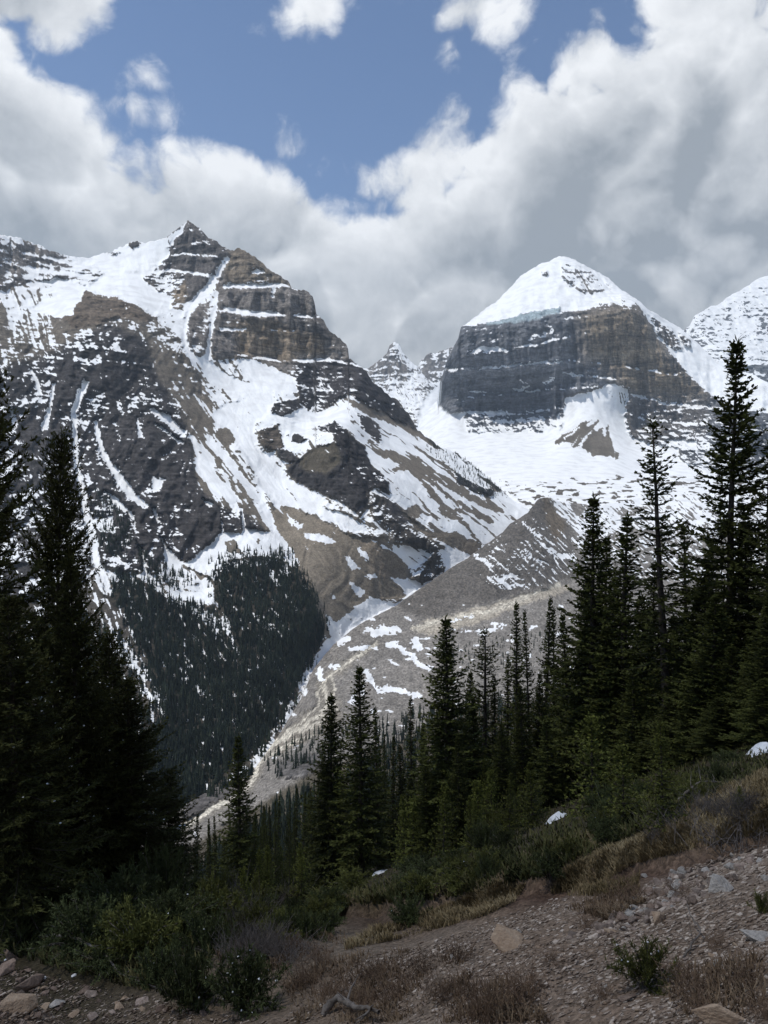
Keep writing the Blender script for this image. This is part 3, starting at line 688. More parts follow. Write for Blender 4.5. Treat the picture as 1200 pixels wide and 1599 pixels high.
L3_REG = [
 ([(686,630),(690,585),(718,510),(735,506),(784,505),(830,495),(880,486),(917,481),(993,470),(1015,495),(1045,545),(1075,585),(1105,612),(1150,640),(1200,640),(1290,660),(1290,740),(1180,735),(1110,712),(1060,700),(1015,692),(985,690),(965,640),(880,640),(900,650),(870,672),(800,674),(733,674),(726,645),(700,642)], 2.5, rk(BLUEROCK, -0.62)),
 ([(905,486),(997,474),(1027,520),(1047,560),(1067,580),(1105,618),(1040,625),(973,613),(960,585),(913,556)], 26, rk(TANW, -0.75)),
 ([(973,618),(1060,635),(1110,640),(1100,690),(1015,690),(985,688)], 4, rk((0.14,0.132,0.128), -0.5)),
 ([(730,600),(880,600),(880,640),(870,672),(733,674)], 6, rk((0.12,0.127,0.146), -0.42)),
 ([(735,505),(800,460),(880,398),(1000,470),(930,480),(870,486),(784,503)], 2, dict(bias=0.75, cliff=0.25, col=GREY)),
 ([(878,402),(900,405),(950,433),(995,466),(960,472),(925,462),(898,452),(882,430)], 6, dict(bias=0.12, cliff=0.6, col=GREY)),
 ([(760,506,2),(784,503,4),(830,494,5),(872,485,4)], 2, dict(bias=-0.6, cliff=0.6, col=(0.34,0.42,0.46))),
 ([(877,408),(910,415),(940,440),(967,447),(935,455),(907,460),(892,447),(880,432)], 3, rk(GREY, -0.10)), ([(845,425),(856,424),(852,433)], 2, rk(GREY, -0.2)),
 ([(935,472),(960,462),(982,459),(995,470),(943,478)], 2, rk(GREY, -0.15)),
 # ledges
 ([(733,551,1.5),(757,544,6),(792,548,3)], 2.5, SNC), ([(749,577,2),(800,571,2.2),(877,564,2.2)], 1.2, SNC), ([(733,617,3),(787,614,2.5)], 3, dict(bias=0.15, cliff=0.8)), ([(733,645,3),(792,645,3)], 3, dict(bias=0.15, cliff=0.8)),
 ([(797,610),(808,595),(828,602),(820,608)], 2, SNC), ([(838,596),(845,590),(868,591),(855,600)], 2, SNC), ([(808,543,2),(851,535,3),(870,520,3)], 3, dict(bias=0.2, cliff=0.7)), ([(827,530,3),(862,515,4)], 3, dict(bias=0.25, cliff=0.7)),
 ([(880,583,2),(907,585,2)], 1.5, SNC), ([(987,617,2),(1020,625,2),(1053,633,2)], 1.5, dict(bias=0.4, cliff=0.6)), ([(1070,635,1.5),(1092,637,1.5)], 1.5, SNC), ([(693,577,2),(712,576,3)], 2, SNC),
 ([(885,500,2),(905,492,3)], 3, dict(bias=0.1, cliff=0.7)),
 # talus cone
 ([(870,690),(907,652),(933,672),(960,690),(965,714),(927,712),(900,695)], 3, dict(bias=-0.6, cliff=0.05, col=(0.115,0.102,0.085))),
 ([(883,620),(960,598),(983,605),(977,647),(987,683),(1015,693),(1040,705),(967,716),(947,698),(950,672),(930,668),(907,663),(895,675),(880,690),(865,690),(880,665)], 3, dict(bias=0.7, cliff=0.08, col=(0.13,0.115,0.095))),
 ([(926,655,1),(900,672,4),(868,692,4)], 2.5, dict(bias=-0.6, cliff=0.05, col=(0.14,0.125,0.105))), ([(934,658,2),(912,685,7),(895,697,4)], 2.5, dict(bias=-0.6, cliff=0.05, col=(0.14,0.125,0.105))),
 ([(938,672,3),(930,692,9),(925,708,5)], 2.5, dict(bias=-0.6, cliff=0.05, col=(0.14,0.125,0.105))), ([(950,664,1),(948,690,7),(962,714,5)], 2.5, dict(bias=-0.6, cliff=0.05, col=(0.14,0.125,0.105))), ([(905,668,0.8),(882,686,2)], 1.5, SN), ([(925,672,0.8),(906,692,2)], 1.5, SN),
 ([(850,672),(872,645),(885,655),(870,680)], 3, dict(bias=-0.05, cliff=0.8)),
 # right shoulder snow
 ([(1000,476),(1033,503),(1067,518),(1087,538),(1120,568),(1167,587),(1290,610),(1290,640),(1200,633),(1167,627),(1100,610),(1073,583),(1050,553),(1027,523),(1013,503)], 3, dict(bias=0.8, cliff=0.15, col=GREY)),
 ([(1013,490),(1045,510),(1060,530),(1065,548),(1050,545),(1030,520)], 3, rk(GREY, -0.12)), ([(1060,520),(1078,530),(1080,545),(1068,540)], 2, rk(GREY, -0.3)),
 ([(1060,700),(1110,690),(1190,715),(1180,740),(1110,745),(1065,722)], 3, rk(BLUEROCK, -0.6)),
 ([(1045,690,5),(1085,693,5)], 3, SN),
 # broken ground below the ice
 ([(760,742),(800,750),(850,745),(930,742),(1000,735),(1290,745),(1290,800),(1000,815),(850,820),(800,815),(770,780)], 10, dict(bias=-0.14, cliff=0.1, col=(0.12,0.108,0.092))),
 ([(765,760),(785,745),(800,755),(812,775),(790,790)], 3, dict(bias=-0.2, cliff=0.3, col=(0.10,0.09,0.075))),
]
def l3_streak(px, py): 
    c = (px - 955) / 60.0
    fan = fbm2(np.arctan2(px - 965, py - 590 + 1e-3) * 9.0, np.hypot(px - 965, py - 590) / 55.0, 3, 45)
    w = sstep(860, 885, px) * (1 - sstep(1000, 1020, px)) * sstep(600, 620, py) * (1 - sstep(712, 722, py))
    return fan * w * 1.1 + fbm2(px / 24, py / 5.5, 4, 41) * (1 - w)
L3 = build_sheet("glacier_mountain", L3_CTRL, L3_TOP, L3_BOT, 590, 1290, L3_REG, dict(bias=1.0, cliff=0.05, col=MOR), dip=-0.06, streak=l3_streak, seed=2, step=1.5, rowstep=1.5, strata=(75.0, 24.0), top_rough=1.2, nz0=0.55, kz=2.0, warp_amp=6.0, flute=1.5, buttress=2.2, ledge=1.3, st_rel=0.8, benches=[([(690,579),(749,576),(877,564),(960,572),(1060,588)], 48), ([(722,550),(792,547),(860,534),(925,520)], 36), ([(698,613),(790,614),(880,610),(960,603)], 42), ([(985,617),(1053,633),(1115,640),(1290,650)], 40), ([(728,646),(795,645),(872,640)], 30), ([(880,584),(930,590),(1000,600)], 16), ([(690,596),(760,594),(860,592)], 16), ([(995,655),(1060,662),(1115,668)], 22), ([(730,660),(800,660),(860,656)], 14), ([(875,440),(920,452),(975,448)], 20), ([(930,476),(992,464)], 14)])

# ------------------------------------------------------------------ far peaks
L4_TOP = [(540,600),(560,578),(576,575),(587,567),(605,553),(609,541),(617,535),(625,541),(629,551),(640,564),(653,574),(665,590),(690,610),(720,620)]
L4 = build_sheet("far_peak", [(540,600,6400),(617,535,6500),(650,570,6400),(720,620,6300),(560,640,6000),(617,600,6200),(640,660,5700),(680,660,5600),(700,690,5400),(600,690,5600)],
 L4_TOP, [(540,700),(720,700)], 540, 716, [([(590,560),(618,536),(640,562),(625,575),(600,572)], 3, dict(bias=0.15)), ([(655,640),(680,600),(700,610),(700,700),(650,700)], 4, dict(bias=0.6, cliff=0.2))],
 dict(bias=-0.02, cliff=0.9, col=GREY), step=1.4, rowstep=1.4, seed=6, strata=(60.0, 25.0), top_rough=1.4, flute=1.8, noise_amp=0.8)
L4B_TOP = [(630,600),(645,585),(653,574),(659,561),(669,553),(680,551),(693,548),(707,543),(720,548),(740,560),(760,590)]
L4B = build_sheet("far_ridge", [(630,600,7600),(680,551,7800),(707,543,7800),(760,590,7700),(680,620,7300),(740,640,7200),(640,650,7200)],
 L4B_TOP, [(630,680),(760,680)], 630, 760, [], dict(bias=-0.02, cliff=0.9, col=GREY), step=1.6, rowstep=1.6, seed=8, strata=(60.0, 25.0), top_rough=2.0, flute=1.8, noise_amp=0.8)
L5_TOP = [(1040,540),(1067,516),(1077,510),(1085,494),(1100,484),(1120,477),(1150,457),(1183,437),(1200,430),(1300,392)]
L5 = build_sheet("far_snow_mountain", [(1040,540,6600),(1085,494,6600),(1120,477,6800),(1200,430,7200),(1300,392,7500),(1100,560,6100),(1200,540,6200),(1300,560,6200),(1150,600,5700),(1300,640,5500),(1080,620,5600)],
 L5_TOP, [(1040,650),(1300,660)], 1040, 1300, [([(1120,580),(1200,568),(1300,560),(1300,600),(1200,600),(1130,600)], 4, rk(BLUEROCK, -0.4)), ([(1083,510),(1088,493),(1110,482),(1100,500)], 3, rk(BLUEROCK, -0.1))],
 dict(bias=0.10, cliff=0.75, col=BLUEROCK), step=1.6, rowstep=1.6, seed=9, strata=(90.0, 30.0), top_rough=1.4, noise_amp=0.8)
# ------------------------------------------------------------------ far forests (one mass each)
def foliage_material(name, c1, c2, rnd=0.25, scale=3.0):
    m, nt, b = principled(name, 0.75, 0.12)
    N = nt.nodes.new; L = nt.links.new
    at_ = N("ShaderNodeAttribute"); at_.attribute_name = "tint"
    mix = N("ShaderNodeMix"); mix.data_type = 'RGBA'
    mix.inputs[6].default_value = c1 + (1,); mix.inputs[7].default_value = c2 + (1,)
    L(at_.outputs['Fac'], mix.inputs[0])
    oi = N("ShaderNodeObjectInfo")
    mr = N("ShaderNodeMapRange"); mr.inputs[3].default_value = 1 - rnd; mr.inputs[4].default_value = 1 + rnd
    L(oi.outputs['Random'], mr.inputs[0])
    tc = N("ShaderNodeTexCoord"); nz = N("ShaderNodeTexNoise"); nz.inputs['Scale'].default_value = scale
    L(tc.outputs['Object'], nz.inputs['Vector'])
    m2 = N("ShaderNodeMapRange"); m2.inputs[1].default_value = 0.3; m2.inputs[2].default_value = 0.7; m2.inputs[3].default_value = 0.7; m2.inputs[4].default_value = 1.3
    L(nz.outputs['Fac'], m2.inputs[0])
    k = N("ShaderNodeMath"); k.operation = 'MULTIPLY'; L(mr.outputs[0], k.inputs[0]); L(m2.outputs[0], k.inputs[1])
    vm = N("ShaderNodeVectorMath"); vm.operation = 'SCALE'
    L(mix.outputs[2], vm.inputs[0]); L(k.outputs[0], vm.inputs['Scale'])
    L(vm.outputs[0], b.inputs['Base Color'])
    return m

MAT_FAR_TREES = foliage_material("far_conifer_foliage", (0.009, 0.015, 0.012), (0.034, 0.044, 0.029), 0.0, 0.02)

def spire_template(r, tiers=5, sides=5):
    v = []; t = []
    for k in range(tiers):
        z0 = k / tiers * 0.92; z1 = min(1.0, z0 + 1.45 / tiers) if k < tiers - 1 else 1.0
        rad = (1 - z0) ** 0.9 * (0.75 + 0.5 * r.random())
        b = len(v); off = r.random() * 6.28
        for s in range(sides):
            a = off + s / sides * 6.283
            q = rad * (0.6 + 0.8 * r.random())
            v.append((q * math.cos(a), q * math.sin(a), z0 + 0.06 * r.random() - 0.02))
        v.append((0, 0, z1))
        for s in range(sides): t.append((b + s, b + (s + 1) % sides, b + sides))
    return np.array(v, np.float32), np.array(t, np.int32)

def scatter_mesh(name, pts, heights, widths, rng, mat, tints, lean=0.03):
    temps = [spire_template(random.Random(100 + k)) for k in range(6)]
    V = []; T = []; C = []; off = 0
    which = rng.integers(0, 6, len(pts))
    for k in range(6):
        tv, tt = temps[k]; sel = np.where(which == k)[0]; n = len(sel)
        if n == 0: continue
        a = rng.random(n) * 6.283; ca, sa = np.cos(a)[:, None], np.sin(a)[:, None]
        w = widths[sel][:, None]; h = heights[sel][:, None]
        x = (tv[:, 0] * ca - tv[:, 1] * sa) * w + tv[:, 2] * h * rng.normal(0, lean, n)[:, None]; y = (tv[:, 0] * sa + tv[:, 1] * ca) * w; z = tv[:, 2] * h - 0.3
        p = np.stack([x, y, z], -1) + pts[sel][:, None]
        V.append(p.reshape(-1, 3)); T.append((tt[None] + (np.arange(n) * len(tv))[:, None, None]).reshape(-1, 3) + off); off += n * len(tv)
        C.append(np.repeat(tints[sel], len(tv)))
    me = mesh_np(name, np.concatenate(V), tris=np.concatenate(T), smooth=False)
    attr_f(me, "tint", np.concatenate(C))
    o = add_obj(name, me, mat)
    return o

def grid_sample(Ls, poly, n, rng, feather=6.0, clump=0.0, seed=0):
    PX, PY = Ls['PX'], Ls['PY']; p = np.array(poly)
    bb = (PX > p[:, 0].min()) & (PX < p[:, 0].max()) & (PY > p[:, 1].min()) & (PY < p[:, 1].max())
    ii = np.argwhere(bb)
    x = PX[bb]; y = PY[bb]
    s = poly_sd(poly, x + 6 * fbm2(x / 18, y / 18, 3, seed + 61), y + 6 * fbm2(x / 18, y / 18, 3, seed + 62))
    w = sstep(-feather, feather, s)
    if clump: w = w * np.clip(0.5 + clump * fbm2(x / 9, y / 12, 3, seed + 63), 0, 2)
    # equal ground area rather than equal picture area: weight by the square of the distance
    w = w * Ls['P'][bb][:, 1] ** 0.7
    w = w / w.sum()
    ch = rng.choice(len(ii), n, p=w)
    P = Ls['P'][ii[ch, 0], ii[ch, 1]]
    return P + rng.normal(0, 0.6, P.shape) * np.array([1, 1, 0])

rng = np.random.default_rng(11)
FOREST_POLYS = [
 ([(190,893),(230,912),(262,938),(300,962),(345,1008),(365,1015),(385,1000),(420,1000),(500,1000),(484,1035),(465,1065),(460,1085),(440,1125),(400,1178),(330,1225),(290,1260),(240,1300),(230,1200),(262,1130),(250,1080),(215,1010),(190,950),(172,915)], 8200, 12, 1.2, (7, 17)),
 ([(336,905),(345,886),(400,876),(440,880),(466,898),(490,935),(508,990),(495,1012),(440,1010),(385,1008),(365,1000),(348,960)], 3200, 12, 1.3, (7, 17)),
 ([(275,935),(330,950),(360,1000),(330,1015),(300,985)], 260, 8, 1.2, (9, 17)),
 ([(320,870),(400,850),(450,860),(490,910),(515,980),(500,1010),(470,900),(400,880),(345,895),(330,930)], 240, 8, 1.2, (9, 16)),
 ([(335,885),(400,862),(440,862),(440,880),(350,892)], 110, 4, 0.8, (8, 14)),
 ([(140,765),(160,770),(200,815),(210,850),(180,880),(155,850),(145,800)], 330, 6, 1.0, (8, 14)),
 ([(205,1010),(240,1060),(270,1120),(235,1200),(230,1330),(60,1380),(-70,1390),(-70,1000),(150,960)], 2200, 8, 1.4, (10, 20)),
 ([(420,872),(440,850),(446,870),(440,885)], 30, 3, 0.5, (8, 14)),
 ([(215,855),(262,885),(300,905),(290,930),(240,915),(215,895)], 160, 4, 0.9, (10, 15)),
]
pts = []; hs = []
for k, (pl, n, fe, cl_, hr) in enumerate(FOREST_POLYS):
    p = grid_sample(L1, pl, n, rng, fe, cl_, k * 3)
    pts.append(p); hs.append(rng.uniform(hr[0], hr[1], n) * rng.choice([1, 1, 1, 0.65], n))
p = grid_sample(L1, [(655,672),(683,695),(717,708),(750,735),(790,770),(770,780),(735,765),(700,735),(670,705)], 260, rng, 3, 0.9, 40)
pts.append(p); hs.append(rng.uniform(7, 13, len(p)))
pts = np.concatenate(pts); hs = np.concatenate(hs)
o = scatter_mesh("far_forest", pts, hs, hs * rng.uniform(0.11, 0.20, len(hs)), rng, MAT_FAR_TREES, np.clip(rng.normal(0.35, 0.32, len(hs)), 0, 1))
tag(o, "dark conifer forest covering the lower mountainside across the valley", kind="stuff")

VALLEY_POLYS = [
 ([(585,1140),(640,1118),(700,1105),(760,1100),(900,1080),(1200,1040),(1270,1200),(1000,1240),(800,1240),(640,1290),(600,1200)], 1700, 6, 0.6, (12, 20)),
 ([(330,1350),(400,1292),(450,1252),(520,1228),(590,1190),(640,1290),(500,1340),(300,1390)], 800, 6, 0.6, (12, 22)),
 ([(-80,1450),(100,1400),(250,1360),(330,1350),(300,1450),(150,1540),(-80,1600)], 500, 8, 0.8, (12, 22)),
 ([(405,1180),(440,1172),(500,1140),(540,1130),(560,1150),(500,1190),(430,1215)], 150, 4, 0.9, (8, 14)),
 ([(700,1015),(760,1000),(860,985),(880,1010),(800,1040),(720,1050)], 130, 6, 0.9, (7, 12)),
 ([(300,1230),(360,1200),(395,1195),(395,1215),(330,1245)], 90, 4, 0.9, (8, 15)),
]
pts = []; hs = []
for k, (pl, n, fe, cl_, hr) in enumerate(VALLEY_POLYS):
    p = grid_sample(L2, pl, n, rng, fe, cl_, 50 + k * 3)
    pts.append(p); hs.append(rng.uniform(hr[0], hr[1], n))
pts = np.concatenate(pts); hs = np.concatenate(hs)
o = scatter_mesh("valley_forest", pts, hs, hs * rng.uniform(0.10, 0.16, len(hs)), rng, MAT_FAR_TREES, np.clip(rng.normal(0.6, 0.3, len(hs)), 0, 1))
tag(o, "thin conifer woods along the gravel valley bottom", kind="stuff")
# ------------------------------------------------------------------ near hillside
SLX, SLY = 0.41, 0.425          # fall of the hillside to the left and away
def on_plane(px, py):
    dx, dz = (px - CX) / F, (CY - py) / F
    y = -1.7 / (dz - SLX * dx + SLY)
    return (dx * y, y)
LIP = np.array([on_plane(*p) for p in [(455,1512),(545,1484),(640,1464),(760,1430),(805,1410),(860,1398),(925,1384),(990,1360),(1050,1342),(1120,1330),(1200,1302),(1340,1262)]], np.float32)

def lip_side(x, y):
    """signed distance to the turf edge, positive on the grassy (far) side"""
    x = np.asarray(x, np.float32); y = np.asarray(y, np.float32)
    best = np.full(x.shape, 1e9, np.float32); sg = np.zeros(x.shape, np.float32)
    for a, b in zip(LIP[:-1], LIP[1:]):
        e = b - a; L = float(e @ e)
        t = np.clip(((x - a[0]) * e[0] + (y - a[1]) * e[1]) / L, 0, 1)
        dx = x - a[0] - t * e[0]; dy = y - a[1] - t * e[1]
        d = np.hypot(dx, dy); c = e[0] * dy - e[1] * dx
        m = d < best
        best = np.where(m, d, best); sg = np.where(m, np.sign(c), sg)
    return best * sg

def ground_z(x, y):
    x = np.asarray(x, np.float32); y = np.asarray(y, np.float32)
    z = -1.7 + SLX * x - SLY * y
    z = z + 1.75 * np.exp(-((x + 2.5) / 1.6) ** 2 - ((y - 3.9) / 1.5) ** 2)        # stony shoulder at the left
    z = z + 2.6 * np.exp(-((x + 6.5) / 5.5) ** 2 - ((y - 13.0) / 6.0) ** 2)         # swell under the left trees
    near = np.exp(-(y / 60.0) ** 2)
    z = z + near * (0.42 * fbm2(x / 4.0, y / 4.0, 3, 90) + 0.13 * fbm2(x / 1.3, y / 1.3, 2, 93) + 0.05 * fbm2(x / 0.5, y / 0.5, 3, 95, 0.6)) + (1 - near) * 3.0 * fbm2(x / 60, y / 60, 3, 97)
    s = lip_side(x, y) + 0.45 * fbm2(x / 0.9, y / 0.9, 3, 99)
    z = z + 0.30 * sstep(-0.10, 0.10, s) * np.exp(-np.clip(s, 0, 50) / 6.0) - 0.10 * np.exp(-((s + 0.25) / 0.25) ** 2)
    return z

def ground_normal(x, y, e=0.12):
    gx = (float(ground_z(np.float32(x + e), np.float32(y))) - float(ground_z(np.float32(x - e), np.float32(y)))) / (2 * e)
    gy = (float(ground_z(np.float32(x), np.float32(y + e))) - float(ground_z(np.float32(x), np.float32(y - e)))) / (2 * e)
    return Vector((-gx, -gy, 1)).normalized()

def near_ground_material():
    m, nt, b = principled("stony_soil", 0.95, 0.15)
    N = nt.nodes.new; L = nt.links.new
    ac = N("ShaderNodeAttribute"); ac.attribute_name = "soil_col"
    tc = N("ShaderNodeTexCoord")
    vo = N("ShaderNodeTexVoronoi"); vo.inputs['Scale'].default_value = 26.0; vo.inputs['Randomness'].default_value = 1.0
    L(tc.outputs['Object'], vo.inputs['Vector'])
    nz = N("ShaderNodeTexNoise"); nz.inputs['Scale'].default_value = 14.0; nz.inputs['Detail'].default_value = 8; nz.inputs['Roughness'].default_value = 0.7
    L(tc.outputs['Object'], nz.inputs['Vector'])
    mr = N("ShaderNodeMapRange"); mr.inputs[1].default_value = 0.28; mr.inputs[2].default_value = 0.72; mr.inputs[3].default_value = 0.5; mr.inputs[4].default_value = 1.5
    L(nz.outputs['Fac'], mr.inputs[0])
    sp = N("ShaderNodeSeparateColor"); L(vo.outputs['Color'], sp.inputs[0])
    m3 = N("ShaderNodeMapRange"); m3.inputs[3].default_value = 0.65; m3.inputs[4].default_value = 1.35
    L(sp.outputs[0], m3.inputs[0])
    k = N("ShaderNodeMath"); k.operation = 'MULTIPLY'; L(mr.outputs[0], k.inputs[0]); L(m3.outputs[0], k.inputs[1])
    vm = N("ShaderNodeVectorMath"); vm.operation = 'SCALE'
    L(ac.outputs['Color'], vm.inputs[0]); L(k.outputs[0], vm.inputs['Scale'])
    L(vm.outputs[0], b.inputs['Base Color'])
    ad = N("ShaderNodeMath"); ad.operation = 'MULTIPLY_ADD'; ad.inputs[1].default_value = -0.6
    L(vo.outputs['Distance'], ad.inputs[0]); L(nz.outputs['Fac'], ad.inputs[2])
    bp = N("ShaderNodeBump"); bp.inputs['Strength'].default_value = 0.8; bp.inputs['Distance'].default_value = 0.03
    L(ad.outputs[0], bp.inputs['Height']); L(bp.outputs['Normal'], b.inputs['Normal'])
    return m

cpx = np.concatenate([np.linspace(-5200, -110, 70, endpoint=False), np.linspace(-110, 1310, 470, endpoint=False), np.linspace(1310, 6400, 71)]).astype(np.float32)
yy = np.geomspace(1.2, 950.0, 420).astype(np.float32)
GX = yy[:, None] * ((cpx - CX) / F)[None]; GY = np.broadcast_to(yy[:, None], GX.shape).copy()
GZ = ground_z(GX, GY)
def hit_many(px, py, ymax=400.0, ymin=2.0):
    """where the sight lines through photo pixels meet the near hillside (looked up in its mesh grid)"""
    px = np.atleast_1d(np.asarray(px, np.float64)); py = np.atleast_1d(np.asarray(py, np.float64))
    c0 = np.clip(np.searchsorted(cpx, px) - 1, 0, len(cpx) - 2); f = ((px - cpx[c0]) / (cpx[c0 + 1] - cpx[c0]))[None]
    zc = GZ[:, c0] * (1 - f) + GZ[:, c0 + 1] * f
    d = yy[:, None] * ((CY - py) / F)[None] - zc
    neg = (d < 0) & (yy[:, None] > ymin) & (yy[:, None] < ymax)
    k = np.argmax(neg, 0); ok = neg.any(0) & (k > 0); k1 = np.maximum(k, 1); r = np.arange(len(px))
    t = np.clip(d[k1-1, r] / (d[k1-1, r] - d[k1, r] + 1e-9), 0, 1)
    y = yy[k1-1] + t * (yy[k1] - yy[k1-1]); x = y * (px - CX) / F
    z = zc[k1-1, r] * (1 - t) + zc[k1, r] * t
    return np.stack([x, y, z], -1), ok

def hit(px, py):
    p, ok = hit_many([px], [py])
    return Vector([float(a) for a in p[0]]) if ok[0] else None

ls = lip_side(GX, GY) + 0.45 * fbm2(GX / 0.9, GY / 0.9, 3, 99)
n1 = fbm2(GX / 2.2, GY / 2.2, 4, 120); n2 = fbm2(GX / 0.6, GY / 0.6, 3, 125)
soil = np.array((0.185, 0.135, 0.098), np.float32); gravel = np.array((0.245, 0.195, 0.152), np.float32)
red = np.array((0.075, 0.042, 0.030), np.float32); turf = np.array((0.125, 0.10, 0.055), np.float32); litter = np.array((0.050, 0.042, 0.026), np.float32)
colr = soil + (gravel - soil) * np.clip(0.5 + 1.3 * n1, 0, 1)[..., None]
k = np.exp(-((ls + 0.45) / 0.5) ** 2)[..., None]; colr = colr * (1 - 0.85 * k) + red * 0.85 * k
k = sstep(-0.05, 0.15, ls)[..., None]; colr = colr * (1 - k) + turf * (1 + 0.5 * n2[..., None]) * k
k = (sstep(1.2, 3.0, ls) * sstep(9, 13, GY))[..., None]; colr = colr * (1 - k) + litter * k
k = np.exp(-((GX + 6.5) / 5.5) ** 2 - ((GY - 11.5) / 5.5) ** 2)[..., None]; colr = colr * (1 - np.clip(1.6 * k, 0, 1)) + litter * np.clip(1.6 * k, 0, 1)
colr = np.clip(colr, 0.012, 0.4)
R_, C_ = GX.shape
idx = np.arange(R_ * C_, dtype=np.int32).reshape(R_, C_)
q = np.stack([idx[:-1, :-1], idx[:-1, 1:], idx[1:, 1:], idx[1:, :-1]], -1).reshape(-1, 4)
me = mesh_np("hillside_ground", np.stack([GX, GY, GZ], -1).reshape(-1, 3), quads=q)
attr_col(me, "soil_col", colr.reshape(-1, 3))
o = add_obj("hillside_ground", me, near_ground_material())
tag(o, kind="structure")

# the slope beside and behind the camera
gx, gy = np.meshgrid(np.linspace(-40, 40, 160, dtype=np.float32), np.concatenate([np.linspace(-40, -2, 40, endpoint=False), np.linspace(-2, 1.21, 20)]).astype(np.float32))
gz = ground_z(gx, gy)
idx = np.arange(gx.size, dtype=np.int32).reshape(gx.shape)
q = np.stack([idx[:-1, :-1], idx[:-1, 1:], idx[1:, 1:], idx[1:, :-1]], -1).reshape(-1, 4)
me = mesh_np("hillside_ground", np.stack([gx, gy, gz], -1).reshape(-1, 3), quads=q)
attr_col(me, "soil_col", np.broadcast_to(np.array((0.17, 0.125, 0.09), np.float32), (gx.size, 3)))
tag(add_obj("hillside_ground", me, o.data.materials[0]), kind="structure")
for sgn in (-1, 1):      # flanks between that strip and the fan in front
    gx, gy = np.meshgrid(sgn * np.linspace(5.2, 40, 70, dtype=np.float32), np.linspace(1.2, 9.0, 40).astype(np.float32))
    gx = np.maximum(np.abs(gx), gy * 4.55) * sgn
    gz = ground_z(gx, gy); idx = np.arange(gx.size, dtype=np.int32).reshape(gx.shape)
    q = np.stack([idx[:-1, :-1], idx[:-1, 1:], idx[1:, 1:], idx[1:, :-1]], -1).reshape(-1, 4)
    me = mesh_np("hillside_ground", np.stack([gx, gy, gz], -1).reshape(-1, 3), quads=q)
    attr_col(me, "soil_col", np.broadcast_to(np.array((0.15, 0.112, 0.08), np.float32), (gx.size, 3)))
    tag(add_obj("hillside_ground", me, o.data.materials[0]), kind="structure")
# ------------------------------------------------------------------ conifers
MAT_BARK = noise_col_mat("bark", (0.035, 0.028, 0.022), (0.085, 0.072, 0.062), 9.0, 6, 0.95, 0.4)
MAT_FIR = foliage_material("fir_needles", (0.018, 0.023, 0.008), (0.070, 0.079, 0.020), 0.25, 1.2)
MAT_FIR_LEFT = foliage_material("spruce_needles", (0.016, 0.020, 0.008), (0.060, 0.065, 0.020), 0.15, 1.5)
MAT_YOUNG = foliage_material("young_fir_needles", (0.042, 0.052, 0.014), (0.135, 0.150, 0.036), 0.25, 2.0)
MAT_SNOW = noise_col_mat("old_snow", (0.62, 0.66, 0.70), (0.80, 0.82, 0.84), 6.0, 4, 0.7, 0.2)
MAT_DEAD = noise_col_mat("dead_wood", (0.07, 0.06, 0.052), (0.20, 0.18, 0.16), 12.0, 5, 0.95, 0.3)

def tube_np(pts, radii, sides=6):
    pts = np.asarray(pts, np.float64); n = len(pts)
    t = np.gradient(pts, axis=0); t /= np.linalg.norm(t, axis=1)[:, None] + 1e-9
    ref = np.where(np.abs(t[:, 2:3]) > 0.9, np.array([[1.0, 0, 0]]), np.array([[0, 0, 1.0]]))
    a = np.cross(t, ref); a /= np.linalg.norm(a, axis=1)[:, None] + 1e-9
    b = np.cross(t, a)
    ang = np.arange(sides) / sides * 2 * np.pi
    v = pts[:, None] + np.asarray(radii)[:, None, None] * (np.cos(ang)[None, :, None] * a[:, None] + np.sin(ang)[None, :, None] * b[:, None])
    i = np.arange(n * sides).reshape(n, sides)
    q = np.stack([i[:-1], np.roll(i[:-1], -1, 1), np.roll(i[1:], -1, 1), i[1:]], -1).reshape(-1, 4)
    return v.reshape(-1, 3), q

class Geo:
    def __init__(s): s.v = []; s.q = []; s.t = []; s.n = 0; s.c = []
    def add(s, v, q=None, t=None, c=0.5):
        v = np.asarray(v, np.float32)
        if q is not None and len(q): s.q.append(np.asarray(q) + s.n)
        if t is not None and len(t): s.t.append(np.asarray(t) + s.n)
        s.v.append(v); s.n += len(v); s.c.append(np.broadcast_to(np.asarray(c, np.float32), (len(v),)))
    def mesh(s, name, smooth=True, tint=False):
        me = mesh_np(name, np.concatenate(s.v), np.concatenate(s.q) if s.q else None, np.concatenate(s.t) if s.t else None, smooth)
        if tint: attr_f(me, "tint", np.concatenate(s.c))
        return me

def kites(p0, d, side, L, w):
    """leaf-shaped needle sprays: base, two shoulders, tip"""
    n = len(p0)
    m = p0 + d * (L * 0.42)[:, None]
    v = np.stack([p0, m + side * w[:, None], p0 + d * L[:, None], m - side * w[:, None]], 1).reshape(-1, 3)
    i = np.arange(n)[:, None] * 4
    t = np.concatenate([i + np.array([[0, 1, 2]]), i + np.array([[0, 2, 3]])], 0)
    return v, t

def norm_rows(a): return a / (np.linalg.norm(a, axis=1)[:, None] + 1e-9)

